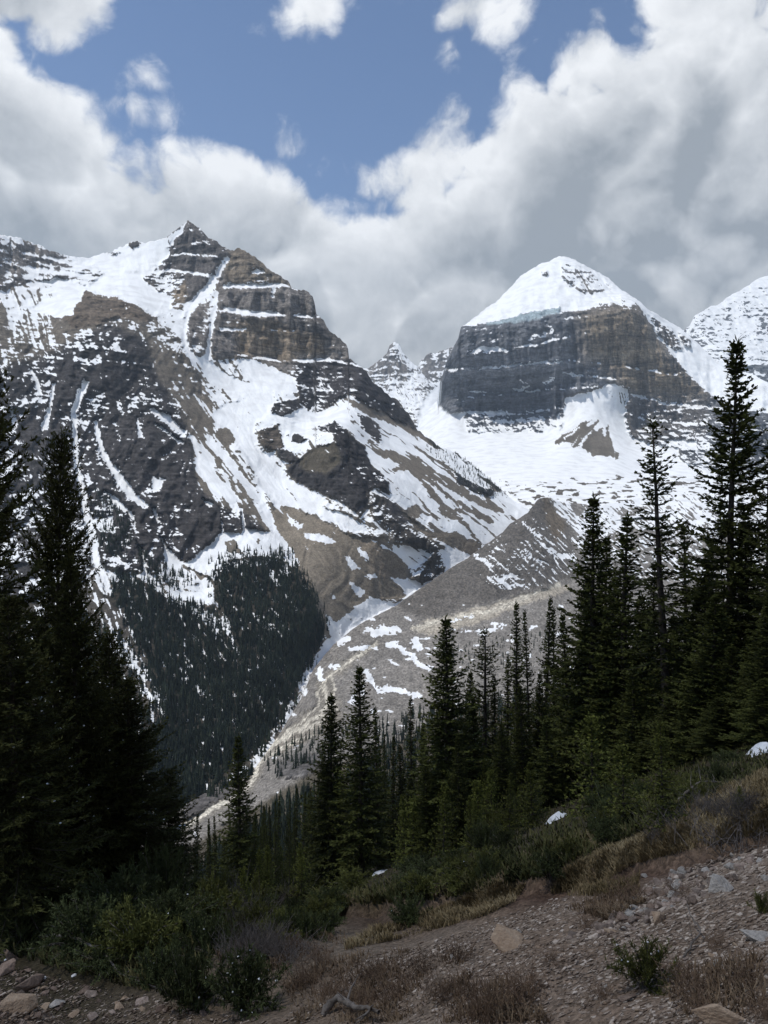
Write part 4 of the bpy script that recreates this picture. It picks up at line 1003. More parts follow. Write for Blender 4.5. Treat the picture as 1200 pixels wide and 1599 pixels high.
def conifer(seed, H=14.0, R=2.1, whorl=0.30, per=6, profile=0.8, open_=0.0, bare=0.05, twig=0.34, sub=3, fat=0.055, droop=0.35, tipy=0.25, skirt=1.0):
    """returns (trunk mesh, crown mesh) with the base at the origin"""
    r = np.random.default_rng(seed)
    tr = Geo()
    zz = np.linspace(-0.6, H * 0.99, 16)
    wob = np.cumsum(r.normal(0, 0.012 * H / 14, (16, 2)), 0)
    axis = np.stack([wob[:, 0], wob[:, 1], zz], 1)
    rad = 0.0115 * H * np.clip(1 - zz / H, 0.0, 1) ** 0.8 + 0.008
    rad[0] *= 1.25
    v, q = tube_np(axis, rad, 8); tr.add(v, q)
    P0 = []; D = []; LL = []; W = []; TT = []
    z = bare * H
    while z < H * 0.985:
        t = z / H
        env = (1 - t) ** profile * (skirt if t < 0.15 else 1.0) + 0.025
        nb = max(3, int(per * (0.55 + 0.45 * (1 - t)) + r.random()))
        if r.random() < open_ * (1 - 0.4 * t): nb = max(1, nb // 2)
        a0 = r.random() * 6.283
        for k in range(nb):
            az = a0 + k / nb * 6.283 + r.normal(0, 0.25)
            L = R * env * r.uniform(0.55, 1.18)
            if L < 0.12: L = 0.12
            pitch = -0.18 + 0.85 * t ** 1.5 + r.normal(0, 0.10)
            ns = max(3, int(L / 0.15))
            s = np.linspace(0.10, 1.0, ns)
            hx = np.cos(az); hy = np.sin(az)
            out = s * L * math.cos(pitch)
            zb = z + out * math.tan(pitch) - droop * L * (s ** 1.3) * (1 - t) + tipy * L * s ** 3
            bx = np.interp(z, zz, axis[:, 0]); by = np.interp(z, zz, axis[:, 1])
            cur = 0.12 * L * r.normal() * s ** 2
            pts = np.stack([bx + hx * out - hy * cur, by + hy * out + hx * cur, zb], 1)
            if L > 0.5: 
                v, q = tube_np(np.concatenate([[[bx, by, z]], pts[::max(1, ns // 3)]]), np.linspace(0.012 + 0.008 * L, 0.005, 1 + len(pts[::max(1, ns // 3)])), 3); tr.add(v, q)
            tan = norm_rows(np.gradient(pts, axis=0))
            lat = np.stack([-tan[:, 1], tan[:, 0], np.zeros(ns)], 1); lat = norm_rows(lat)
            for sg in (-1, 1, 0):
                tl = twig * (0.55 + 0.75 * (1 - s)) * min(1.0, 0.35 + L / 1.6) * r.uniform(0.6, 1.3, ns)
                if sg == 0:
                    d = norm_rows(tan + r.normal(0, 0.18, (ns, 3)) + np.array([0, 0, 0.10])); tl = tl * 0.9
                else:
                    d = norm_rows(tan * 0.75 + lat * sg * r.uniform(0.6, 1.0, (ns, 1)) + r.normal(0, 0.16, (ns, 3)) - np.array([0, 0, 0.12]))
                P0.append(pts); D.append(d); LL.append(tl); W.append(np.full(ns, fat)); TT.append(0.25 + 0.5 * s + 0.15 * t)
                for m in range(sub):
                    f = r.uniform(0.1, 0.75, ns)
                    q0 = pts + d * (tl * f)[:, None]
                    d2 = norm_rows(d + r.normal(0, 0.55, (ns, 3)))
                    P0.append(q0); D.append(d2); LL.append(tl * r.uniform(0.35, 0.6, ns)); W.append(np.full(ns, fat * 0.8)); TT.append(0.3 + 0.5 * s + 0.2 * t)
        z += whorl * (0.6 + 0.8 * r.random()) * (1.0 - 0.45 * t)
    # leader
    n = 14
    P0.append(np.stack([np.full(n, axis[-1, 0]), np.full(n, axis[-1, 1]), np.linspace(H * 0.965, H * 1.0, n)], 1)); D.append(norm_rows(np.stack([r.normal(0, 0.6, n), r.normal(0, 0.6, n), np.ones(n)], 1)))
    LL.append(np.full(n, 0.022 * H)); W.append(np.full(n, fat * 0.6)); TT.append(np.full(n, 0.7))
    P0 = np.concatenate(P0); D = np.concatenate(D); LL = np.concatenate(LL); W = np.concatenate(W); TT = np.concatenate(TT)
    side = norm_rows(np.cross(D, r.normal(0, 1, D.shape) * np.array([0.6, 0.6, 1.0])))
    v, t = kites(P0, D, side, LL, W * r.uniform(0.7, 1.3, len(W)))
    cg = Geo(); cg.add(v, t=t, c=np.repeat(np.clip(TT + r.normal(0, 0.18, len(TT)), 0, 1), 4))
    return tr.mesh("trunk"), cg.mesh("crown", False, True)

VAR = {}
def variant(key, mat, **kw):
    tm, cm = conifer(**kw)
    tm.materials.append(MAT_BARK); cm.materials.append(mat)
    VAR[key] = (tm, cm, kw['H'], kw['R'])
# near left trees: finer sprays
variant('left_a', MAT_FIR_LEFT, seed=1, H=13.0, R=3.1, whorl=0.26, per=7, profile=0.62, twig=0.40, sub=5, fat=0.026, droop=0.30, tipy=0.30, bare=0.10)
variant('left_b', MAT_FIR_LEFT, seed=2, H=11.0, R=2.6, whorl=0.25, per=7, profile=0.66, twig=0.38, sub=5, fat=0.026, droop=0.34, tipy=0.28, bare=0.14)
# mid distance
variant('dense_a', MAT_FIR, seed=3, H=13.0, R=1.9, whorl=0.26, per=7, profile=0.70, twig=0.36, sub=2, fat=0.05)
variant('dense_b', MAT_FIR, seed=4, H=13.0, R=1.8, whorl=0.28, per=6, profile=0.80, twig=0.36, sub=2, fat=0.05, bare=0.10)
variant('open_a', MAT_FIR, seed=5, H=14.0, R=1.7, whorl=0.36, per=5, profile=0.55, open_=0.35, twig=0.34, sub=2, fat=0.045, bare=0.10, droop=0.45)
variant('broad_a', MAT_FIR, seed=6, H=16.0, R=2.6, whorl=0.34, per=6, profile=0.72, open_=0.15, twig=0.42, sub=2, fat=0.055, bare=0.08, droop=0.30)
variant('thin_a', MAT_FIR, seed=7, H=12.0, R=1.15, whorl=0.28, per=5, profile=0.60, twig=0.30, sub=1, fat=0.055, droop=0.5)
variant('thin_b', MAT_FIR, seed=8, H=12.0, R=1.3, whorl=0.30, per=5, profile=0.75, twig=0.32, sub=1, fat=0.055, droop=0.4)
variant('young_a', MAT_YOUNG, seed=9, H=3.2, R=0.95, whorl=0.17, per=6, profile=0.75, twig=0.22, sub=3, fat=0.03, bare=0.03, droop=0.15, tipy=0.3)
variant('young_b', MAT_YOUNG, seed=10, H=2.4, R=0.8, whorl=0.16, per=6, profile=0.6, twig=0.22, sub=3, fat=0.03, bare=0.03, droop=0.1, tipy=0.35)

rt = random.Random(5)
def tree(key, px, tip, Y, hw, label, group=None, rot=None, name="fir_tree", base=None, rad_frac=None):
    """a conifer at depth Y whose tip shows at photo pixel (px, tip) and whose half width is about hw pixels"""
    tm, cm, H, R = VAR[key]
    X = Y * (px - CX) / F
    zb = float(ground_z(np.float32(X), np.float32(Y))) if base is None else base
    h = Y * (CY - tip) / F - zb
    w = hw * Y / F
    e = add_obj(name, None, loc=(X, Y, zb), rot=(rt.uniform(-0.035, 0.035), rt.uniform(-0.035, 0.035), rt.uniform(0, 6.28) if rot is None else rot), scale=(w / R, w / R, h / H))
    tag(e, label, "tree", group)
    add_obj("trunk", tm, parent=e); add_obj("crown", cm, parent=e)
    return e

# --- the dark group on the left
LG = None
tree('left_a', -45, 560, 13.0, 175, "tall spruce cut by the left edge, its boughs reaching in above the others", LG, 0.4, "spruce_tree")
tree('left_a', 82, 668, 15.0, 122, "tallest whole spruce of the dark left group, with a slim pointed top", LG, 2.1, "spruce_tree")
tree('left_b', 133, 872, 14.0, 105, "middle spruce of the dark left group, top level with the long snow chute", LG, 4.0, "spruce_tree")
tree('left_b', 205, 1062, 14.5, 120, "shorter spruce on the right side of the dark left group", LG, 1.0, "spruce_tree")
tree('left_b', 35, 930, 12.0, 150, "low broad spruce in front of the dark left group by the frame edge", LG, 5.1, "spruce_tree")
tree('left_b', 258, 1205, 17.0, 82, "smallest spruce at the right foot of the dark left group", LG, 3.0, "spruce_tree")
tree('left_a', 165, 985, 16.5, 120, "spruce just behind the middle spruce of the dark left group", LG, 2.7, "spruce_tree")
tree('left_b', -30, 1000, 17.0, 160, "spruce half hidden behind the left group at the frame edge", LG, 0.9, "spruce_tree")
LEFT_SNOWY = [o for o in COL.objects if o.name.startswith('spruce_tree')]
# --- trees on the slope, named one by one
tree('dense_b', 382, 1146, 52, 54, "lone fir right of the left group, spire against the pale riverbed")
tree('thin_a', 303, 1272, 70, 16, "small thin fir just right of the left group, below the river")
tree('dense_a', 516, 1088, 48, 58, "left fir of the tall pair in front of the riverbed")
tree('dense_b', 564, 1044, 46, 66, "right and taller fir of the pair in front of the riverbed")
tree('thin_b', 592, 1108, 50, 30, "slim fir close behind the right side of the tall pair")
tree('dense_a', 703, 964, 41, 76, "full dark fir standing forward in the middle, tip below the silty stream flat")
tree('open_a', 756, 982, 44, 56, "open fir with a bare lower trunk right of the full middle fir")
tree('thin_a', 806, 940, 43, 32, "slim fir with a needle-like tip, left one of the thin row")
tree('thin_a', 848, 934, 45, 30, "slim fir with the highest tip in the thin row of the middle")
tree('thin_b', 832, 956, 47, 26, "slim fir squeezed between the two highest of the thin row")
tree('thin_b', 866, 952, 46, 30, "slim fir at the right end of the thin row, beside the big spire")
tree('dense_a', 920, 776, 36, 84, "stout dense spire with a blunt top, left one of the large right firs")
tree('dense_b', 940, 838, 38, 64, "lower second spire pressed against the stout dense spire")
tree('dense_b', 977, 806, 34, 92, "wide pyramid fir right of the stout dense spire")
tree('open_a', 1046, 652, 30, 84, "sparse fir with see-through boughs against the snowfield")
tree('broad_a', 1137, 536, 28, 112, "tallest fir of the right group, rising up to the snowy mountain shoulder", None, 1.2)
tree('open_a', 1206, 690, 26, 90, "open fir cut by the right edge, next to the tallest fir")
tree('broad_a', 1255, 600, 24, 100, "broad fir mostly beyond the right edge of the picture")
# fillers of the dense stands
for k, (px, tip, Y, hw, key) in enumerate([(890,960,39,45,'dense_b'),(1005,930,33,60,'dense_a'),(1030,1010,31,50,'dense_b'),(1085,900,29,70,'dense_a'),(1062,960,32,60,'dense_b'),(1110,930,26,75,'dense_a'),
    (1160,870,27,70,'dense_b'),(1180,985,24,55,'dense_a'),(1210,930,23,70,'dense_b'),(1140,1010,25,55,'dense_a'),(950,980,35,55,'dense_a'),(985,1040,31,48,'dense_b'),(1085,1050,26,45,'dense_b'),(1240,1000,22,60,'dense_a'),(1020,880,36,55,'dense_b'),(1075,820,33,55,'thin_b'),(1100,860,34,60,'dense_a'),(1175,800,30,70,'dense_b'),(910,900,40,55,'dense_a'),(960,900,37,60,'dense_b'),(1190,1060,22,60,'dense_b'),(1120,1090,24,50,'dense_a'),(1050,1090,28,48,'dense_a'),(1015,1110,30,42,'dense_b'),(960,1100,33,44,'dense_b')]):
    tree(key, px, tip, Y, hw, "fir lost in the dense black stand under the tall right trees", "firs of the dense right stand")
for k, (px, tip, Y, hw, key) in enumerate([(612,1150,52,22,'thin_b'),(628,1165,50,24,'thin_a'),(645,1092,52,28,'thin_b'),(662,1130,46,32,'dense_b'),(682,1110,48,30,'thin_b'),(728,1050,46,34,'dense_a'),(742,1090,42,34,'dense_b'),
    (775,1055,45,28,'thin_b'),(792,1028,46,28,'thin_a'),(818,1070,41,34,'dense_b'),(840,1050,42,30,'dense_a'),(872,1040,41,38,'dense_b'),(895,1075,37,40,'dense_a'),(715,1150,38,34,'dense_b'),(668,1190,40,30,'dense_a'),(785,1130,38,36,'dense_a'),(855,1120,36,40,'dense_b'),
    (928,1060,36,40,'dense_b'),(640,1215,42,22,'dense_b')]):
    tree(key, px, tip, Y, hw, "fir in the crowded middle stand between the tall pair and the big spires", "firs of the crowded middle stand")
rr = random.Random(21)
for k in range(46):
    px = rr.uniform(318, 512); tip = 1290 - 0.36 * (px - 318) + rr.uniform(-14, 48); Y = rr.uniform(58, 105)
    tree(rr.choice(['thin_a', 'thin_b']), px, tip, Y, rr.uniform(9, 17), "thin fir of the spiky rank on the slope below the tall pair", "thin firs low on the slope")
for k in range(26):
    px = rr.uniform(500, 660); tip = 1150 + rr.uniform(0, 110); Y = rr.uniform(55, 90)
    tree(rr.choice(['thin_a', 'thin_b']), px, tip, Y, rr.uniform(11, 18), "thin fir showing between the tall pair and the middle stand", "thin firs behind the tall pair")

def sapling(px, py, hpx, hw, label, group=None, key=None, name="young_fir"):
    p = hit(px, py)
    if p is None: return None
    key = key or rt.choice(['young_a', 'young_b'])
    tm, cm, H, R = VAR[key]
    w = hw * p.y / F; h = hpx * p.y / F
    e = add_obj(name, None, loc=p, rot=(rt.uniform(-0.06, 0.06), rt.uniform(-0.06, 0.06), rt.uniform(0, 6.28)), scale=(w / R, w / R, h / H))
    tag(e, label, "tree", group)
    add_obj("trunk", tm, parent=e); add_obj("crown", cm, parent=e)
    return e
sapling(1036, 1295, 165, 45, "young green fir at the right front of the stand, above the grass bank")
sapling(926, 1270, 150, 48, "pale green young fir with a short bare trunk beside the snow patch")
sapling(975, 1290, 125, 40, "young fir between the two larger young firs at the stand's front")
sapling(1065, 1200, 60, 20, "small sapling alone on the turf right of the young firs")
sapling(1155, 1268, 40, 14, "tiny sapling alone on the turf slope near the right edge")
sapling(530, 1340, 35, 10, "tiny sapling left of the lower snow patch")
for k in range(34):
    px = rr.uniform(560, 900); f = (px - 560) / 340.0
    py = 1372 - 100 * f + rr.uniform(-40, 15)
    if abs(px - 592) < 38 or abs(px - 868) < 34: continue
    sapling(px, py, rr.uniform(45, 120), rr.uniform(16, 30), "young fir along the front edge of the middle stand", "young firs fronting the middle stand")
for k in range(22):
    px = rr.uniform(380, 560); py = 1420 - 0.45 * (px - 380) + rr.uniform(-30, 20)
    sapling(px, py, rr.uniform(40, 90), rr.uniform(14, 24), "young fir on the lower slope left of the lower snow patch", "young firs low on the slope")
# ------------------------------------------------------------------ shrubs
def bush(seed, R=0.7, H=0.6, stems=34, twig=0.11, sub=5, fat=0.0075, up=0.8):
    r = np.random.default_rng(seed)
    st = Geo(); P0 = []; D = []; LL = []; TT = []; tips = []
    for k in range(stems):
        az = r.random() * 6.283; sp = r.random() ** 0.6
        L = r.uniform(0.7, 1.1)
        n = 9; s = np.linspace(0, 1, n)
        ex = R * sp * L; ez = H * L * (1 - 0.55 * sp ** 2) 
        x = np.cos(az) * ex * s; y = np.sin(az) * ex * s; z = ez * (s ** (1.0 if sp < 0.5 else 0.75)) + 0.05 * R * np.sin(s * 5 + seed)
        pts = np.stack([x, y, z], 1) + np.cumsum(r.normal(0, 0.012 * R, (n, 3)), 0)
        v, q = tube_np(pts[::2], np.linspace(0.012, 0.004, len(pts[::2])), 4); st.add(v, q)
        tips.append(pts[-1])
        m = 34
        f = r.uniform(0.25, 1.0, m); i = f * (n - 1); i0 = np.minimum(i.astype(int), n - 2)
        p = pts[i0] + (pts[i0 + 1] - pts[i0]) * (i - i0)[:, None]
        tg = norm_rows(pts[i0 + 1] - pts[i0])
        d = norm_rows(tg * 0.8 + r.normal(0, 0.6, (m, 3)) + np.array([0, 0, 0.35 * up])); tl = twig * r.uniform(0.6, 1.4, m)
        P0.append(p); D.append(d); LL.append(tl); TT.append(0.2 + 0.6 * f)
        for _ in range(sub):
            P0.append(p + d * (tl * r.uniform(0.1, 0.8, m))[:, None]); D.append(norm_rows(d + r.normal(0, 0.6, (m, 3)))); LL.append(tl * r.uniform(0.35, 0.6, m)); TT.append(0.25 + 0.65 * f)
    P0 = np.concatenate(P0); D = np.concatenate(D); LL = np.concatenate(LL); TT = np.concatenate(TT)
    side = norm_rows(np.cross(D, r.normal(0, 1, D.shape)))
    v, t = kites(P0, D, side, LL, np.full(len(LL), fat) * r.uniform(0.7, 1.3, len(LL)))
    g = Geo(); g.add(v, t=t, c=np.repeat(np.clip(TT + r.normal(0, 0.15, len(TT)), 0, 1), 4))
    sm = st.mesh("stems"); fm = g.mesh("foliage", False, True)
    return sm, fm, np.array(tips)

MAT_SHRUB = foliage_material("juniper_foliage", (0.040, 0.048, 0.014), (0.118, 0.125, 0.036), 0.3, 2.5)
MAT_SHRUB_DARK = foliage_material("dark_shrub_foliage", (0.024, 0.033, 0.014), (0.070, 0.085, 0.034), 0.3, 2.5)
BUSH = []
for k, (R, H, n, mat) in enumerate([(0.75, 0.55, 40, MAT_SHRUB), (0.8, 0.7, 40, MAT_SHRUB_DARK), (0.7, 0.8, 34, MAT_SHRUB), (0.9, 0.45, 44, MAT_SHRUB_DARK)]):
    sm, fm, tips = bush(300 + k, R, H, n)
    sm.materials.append(MAT_DEAD); fm.materials.append(mat)
    BUSH.append((sm, fm, tips, R, H))

def snow_mesh(points, rs, seed=0):
    r = np.random.default_rng(seed); g = Geo()
    bm = bmesh.new(); bmesh.ops.create_icosphere(bm, subdivisions=2, radius=1.0)
    bv = np.array([v.co[:] for v in bm.verts]); bt = np.array([[v.index for v in f.verts] for f in bm.faces]); bm.free()
    for p, s in zip(points, rs):
        a = r.random() * 6.28; c, sn = math.cos(a), math.sin(a)
        q = bv * (1 + 0.35 * pn3(bv[:, 0] * 1.4 + p[0] * 9, bv[:, 1] * 1.4 + p[1] * 9, bv[:, 2] * 1.4 + seed))[:, None]
        q = q * np.array([1.3, 0.9, 0.6]) * s
        q = np.stack([q[:, 0] * c - q[:, 1] * sn, q[:, 0] * sn + q[:, 1] * c, q[:, 2]], 1)
        g.add(q + np.asarray(p), t=bt)
    me = g.mesh("snow"); me.materials.append(MAT_SNOW)
    return me

# flecks of snow left on the boughs of the left spruces
for k, e in enumerate(LEFT_SNOWY):
    cme = [c for c in e.children if c.name.startswith('crown')][0].data
    co = np.empty(len(cme.vertices) * 3, np.float32); cme.vertices.foreach_get('co', co); co = co.reshape(-1, 3)
    rad = np.hypot(co[:, 0], co[:, 1]); H_ = co[:, 2].max(); env = rad / (0.2 + rad.max() * (1 - co[:, 2] / H_))
    r = np.random.default_rng(60 + k); cand = np.where((env > 0.72) & (co[:, 2] > 1.0) & (co[:, 2] < 0.75 * H_))[0]
    sel = r.choice(cand, 45, replace=False)
    tag(add_obj("snow", snow_mesh(co[sel], r.uniform(0.015, 0.04, len(sel)), 600 + k), parent=e), kind="stuff")

rb = random.Random(77)
def shrub(px, py, hw, hpx, label, group=None, var=None, snow=0, p=None):
    p = p or hit(px, py)
    if p is None: return None
    k = rb.randrange(4) if var is None else var
    sm, fm, tips, R, H = BUSH[k]
    w = hw * p.y / F / R; h = hpx * p.y / F / H
    e = add_obj("shrub", None, loc=p - Vector((0, 0, 0.03)), rot=(0, 0, rb.uniform(0, 6.28)), scale=(w, w, h))
    tag(e, label, "shrub", group)
    add_obj("stems", sm, parent=e); add_obj("foliage", fm, parent=e)
    if snow:
        r = np.random.default_rng(int(px * 7 + py)); sel = r.choice(len(tips), min(snow, len(tips)), replace=False)
        tag(add_obj("snow", snow_mesh(tips[sel] * np.array([0.95, 0.95, 1.02]), r.uniform(0.005, 0.020, len(sel)), int(px)), parent=e), kind='stuff')
    return e

shrub(1008, 1545, 58, 95, "evergreen shrub with snow caught in it, alone on the stony right front", var=2, snow=10)
shrub(1190, 1425, 22, 40, "small green shrub at the right edge above the pale boulder")
shrub(385, 1585, 80, 105, "bushy evergreen with snow-tipped twigs at the front, beside the dark left corner", var=1, snow=22)
shrub(300, 1570, 70, 80, "dark low evergreen left of the snow-tipped bush", var=3, snow=3)
shrub(862, 1375, 46, 52, "rounded dark shrub sitting at the edge of the grass bank", var=1)
shrub(640, 1440, 48, 36, "flat shrub with white tips on the grass bank, left of the tan slab", var=3, snow=5)
for (px, py, hw, h) in [(40,1470,75,75),(130,1488,85,85),(215,1500,80,80),(20,1425,80,90),(110,1430,85,90),(190,1440,80,85),(265,1462,75,75),(255,1410,60,80),(320,1490,60,60),(330,1440,55,60),(165,1515,60,45),(250,1530,60,50)]:
    shrub(px, py, hw, h, "dark evergreen shrub in the thicket under the left trees", "shrubs in the left thicket", var=rb.choice([1, 3, 1, 0]), snow=rb.choice([0, 0, 2]))
n = 0
while n < 62:
    px = rb.uniform(340, 980); f = (px - 340) / 640.0
    py = 1470 - 165 * f + rb.uniform(-60, 12) * (1 if px > 500 else 1.1)
    if (abs(px - 592) < 40 and py < 1425) or (abs(px - 868) < 45 and py < 1335): n += 1; continue
    shrub(px, py, rb.uniform(22, 46), rb.uniform(22, 46), "low evergreen shrub in the green belt between the firs and the grass bank", "shrubs of the green belt", snow=rb.choice([0, 0, 0, 0, 1])); n += 1
for k in range(26):
    px = rb.uniform(930, 1200); py = 1310 - 0.42 * (px - 930) + rb.uniform(-38, 6)
    if px > 1145 and py < 1235: continue
    shrub(px, py, rb.uniform(18, 40), rb.uniform(14, 30), "low shrub on the turf under the right firs", "shrubs under the right firs")

for k in range(16):
    shrub(rb.uniform(370, 540), rb.uniform(1395, 1470), rb.uniform(28, 48), rb.uniform(24, 42), "low evergreen shrub on the bank right of the left thicket", "shrubs right of the left thicket", var=rb.choice([1, 3, 0]))
# leafless brown shrubs
def bare_bush(seed, R=0.4, H=0.35, stems=70):
    r = np.random.default_rng(seed); g = Geo()
    for k in range(stems):
        az = r.random() * 6.283; sp = r.random(); n = 5; s = np.linspace(0, 1, n)
        b0 = r.normal(0, 0.35 * R, 2)
        pts = np.stack([b0[0] + np.cos(az) * R * sp * s, b0[1] + np.sin(az) * R * sp * s, H * r.uniform(0.5, 1.1) * s ** 0.8], 1) + np.cumsum(r.normal(0, 0.02 * R, (n, 3)), 0)
        v, q = tube_np(pts, np.linspace(0.0045, 0.0018, n), 3); g.add(v, q)
        for _ in range(2):
            i = r.integers(1, n - 1); d = norm_rows(r.normal(0, 1, (1, 3)) + np.array([[0, 0, 0.8]]))[0] * H * 0.35
            v, q = tube_np([pts[i], pts[i] + d * 0.6, pts[i] + d], [0.0028, 0.002, 0.0012], 3); g.add(v, q)
    return g.mesh("stems")
MAT_TWIG = noise_col_mat("brown_twigs", (0.085, 0.056, 0.040), (0.22, 0.155, 0.105), 30.0, 4, 0.95, 0.0, rnd=0.3)
MAT_GTWIG = noise_col_mat("grey_twigs", (0.075, 0.067, 0.062), (0.19, 0.17, 0.155), 30.0, 4, 0.95, 0.0, rnd=0.3)
BARE = [bare_bush(400 + k) for k in range(3)]; BAREG = [bare_bush(410 + k, 0.5, 0.3, 80) for k in range(2)]
for m in BARE: m.materials.append(MAT_TWIG)
for m in BAREG: m.materials.append(MAT_GTWIG)
def bare(px, py, hw, hpx, label, group=None, grey=False):
    p = hit(px, py)
    if p is None: return
    me = rb.choice(BAREG if grey else BARE)
    w = hw * p.y / F / (0.5 if grey else 0.4); h = hpx * p.y / F / (0.3 if grey else 0.35)
    tag(add_obj("bare_shrub", me, loc=p, rot=(0, 0, rb.uniform(0, 6.28)), scale=(w, w, h)), label, "shrub", group)
bare(755, 1590, 55, 70, "reddish brown leafless shrub at the bottom, below the tan slab")
bare(820, 1560, 45, 50, "brown leafless shrub right of the reddish one at the bottom")
bare(1145, 1325, 70, 48, "dark grey tangle of bare branches on the bank at the right edge", grey=True)
bare(985, 1410, 40, 34, "brown twiggy clump below the grass bank, left of the rubble", grey=False)
bare(920, 1450, 24, 22, "small brown twiggy clump at the left end of the rubble")
bare(1085, 1555, 60, 42, "straggly brown clump right of the snowy shrub in front")
for (px, py, hw, h) in [(470,1540,40,30),(520,1560,40,34),(580,1530,45,32),(620,1560,45,36),(560,1580,40,36),(660,1520,36,28),(500,1505,30,26),(450,1490,30,30),(690,1560,38,34),(720,1500,34,30)]:
    bare(px, py, hw, h, "dry brown clump on the stony ground left of the tan slab", "dry clumps left of the tan slab")
for (px, py, hw, h) in [(1120,1480,28,22),(1060,1400,26,20),(1170,1540,40,32),(1100,1590,40,30),(860,1500,22,16),(940,1560,30,22),(1195,1590,30,34)]:
    bare(px, py, hw, h, "dry brown clump among the stones at the right front", "dry clumps at the right front")
for k in range(12):
    bare(rb.uniform(330, 470), rb.uniform(1400, 1500), rb.uniform(30, 50), rb.uniform(28, 50), "grey leafless brush beside the left thicket", "grey brush beside the left thicket", grey=True)
for k in range(8):
    px = rb.uniform(1030, 1200); bare(px, 1300 - 0.25 * (px - 1030) + rb.uniform(-15, 10), rb.uniform(30, 50), rb.uniform(18, 30), "grey leafless brush on the turf above the rubble", "grey brush above the rubble", grey=True)

# ------------------------------------------------------------------ stones
def stone_mesh(seed, flat=0.55, n=13, rough=0.25):
    r = random.Random(seed); bm = bmesh.new()
    for _ in range(n):
        v = Vector((r.gauss(0, 1), r.gauss(0, 1), r.gauss(0, 1))).normalized()
        s = r.uniform(1 - rough, 1.0)
        bm.verts.new((v.x * s, v.y * s * r.uniform(0.7, 1.0), v.z * s * flat))
    bmesh.ops.convex_hull(bm, input=bm.verts[:])
    for v in [v for v in bm.verts if not v.link_faces]: bm.verts.remove(v)
    bmesh.ops.bevel(bm, geom=bm.edges[:], offset=0.035, segments=1, affect='EDGES', clamp_overlap=True)
    me = bpy.data.meshes.new("stone"); bm.to_mesh(me); bm.free()
    return me

MAT_STONE = noise_col_mat("grey_stone", (0.165, 0.125, 0.102), (0.32, 0.262, 0.22), 3.0, 8, 0.9, 0.5, rnd=0.45, c3=(0.38, 0.35, 0.32), bscale=9)
MAT_TAN = noise_col_mat("tan_slab", (0.26, 0.185, 0.125), (0.40, 0.31, 0.225), 2.5, 8, 0.9, 0.5, rnd=0.1, bscale=8)
MAT_PALE = noise_col_mat("pale_lichened_stone", (0.27, 0.255, 0.23), (0.48, 0.45, 0.41), 3.5, 8, 0.9, 0.6, rnd=0.12, bscale=9)
MAT_BROWNST = noise_col_mat("brown_stone", (0.13, 0.092, 0.072), (0.26, 0.20, 0.16), 3.0, 8, 0.9, 0.5, rnd=0.35, bscale=9)
STM = {}
for mname, mat in (('grey', MAT_STONE), ('tan', MAT_TAN), ('pale', MAT_PALE), ('brown', MAT_BROWNST)):
    STM[mname] = []
    for k in range(8 if mname in ('grey', 'brown') else 3):
        me = stone_mesh(500 + k + 40 * len(STM), rb.uniform(0.35, 0.75)); me.materials.append(mat); STM[mname].append(me)

def stone(px, py, wpx, hpx, kind, label, group=None, sink=0.25, name="stone", k=None):
    p = hit(px, py)
    if p is None: return
    nrm = ground_normal(p.x, p.y)
    me = STM[kind][(rb.randrange(len(STM[kind])) if k is None else k)]
    w = wpx * p.y / F / 2; h = max(hpx * p.y / F / 2, 0.25 * w)
    q = nrm.to_track_quat('Z', 'Y').to_euler()
    o = add_obj(name, me, loc=p + nrm * h * (0.6 - sink), scale=(w, w * rb.uniform(0.75, 1.1), h / 0.55))
    o.rotation_euler = (q.x + rb.uniform(-0.25, 0.25), q.y + rb.uniform(-0.25, 0.25), rb.uniform(0, 6.28))
    tag(o, label, "stone" if wpx < 60 else "rock", group)

stone(800, 1480, 92, 16, 'tan', "large flat tan slab lying in the middle of the stony slope", name="rock_slab")
stone(1188, 1468, 66, 34, 'pale', "pale grey lichened boulder at the right edge", name="boulder")
stone(1120, 1392, 58, 30, 'pale', "big pale flat-sided rock at the upper right of the rubble", name="boulder")
stone(1028, 1440, 44, 24, 'tan', "tan block at the lower edge of the rubble", name="rock_slab")
stone(1008, 1370, 20, 10, 'pale', "pale flat stone just above the rubble, on the grass edge")
stone(1078, 1364, 14, 22, 'grey', "upright pointed grey stone in the rubble")
stone(1042, 1549, 30, 10, 'tan', "flat tan stone just below the snowy shrub")
stone(980, 1562, 46, 14, 'brown', "long flat brownish stone left below the snowy shrub")
stone(1072, 1498, 20, 13, 'grey', "grey rounded stone right beside the snowy shrub")
stone(1130, 1597, 130, 10, 'tan', "wide half-buried tan rock at the bottom right", name="boulder", sink=0.45)
stone(1195, 1375, 20, 10, 'pale', "pale stone at the right edge above the lichened boulder")
stone(955, 1458, 30, 16, 'tan', "tan block at the lower left of the rubble, by the twiggy clump")
stone(930, 1448, 26, 14, 'grey', "grey block at the left tip of the rubble")
stone(770, 1474, 20, 16, 'brown', "dark block touching the left end of the tan slab")
stone(810, 1459, 14, 11, 'pale', "pale pebble just above the tan slab")
stone(1122, 1507, 26, 13, 'pale', "pale stone on bare soil below the lichened boulder")
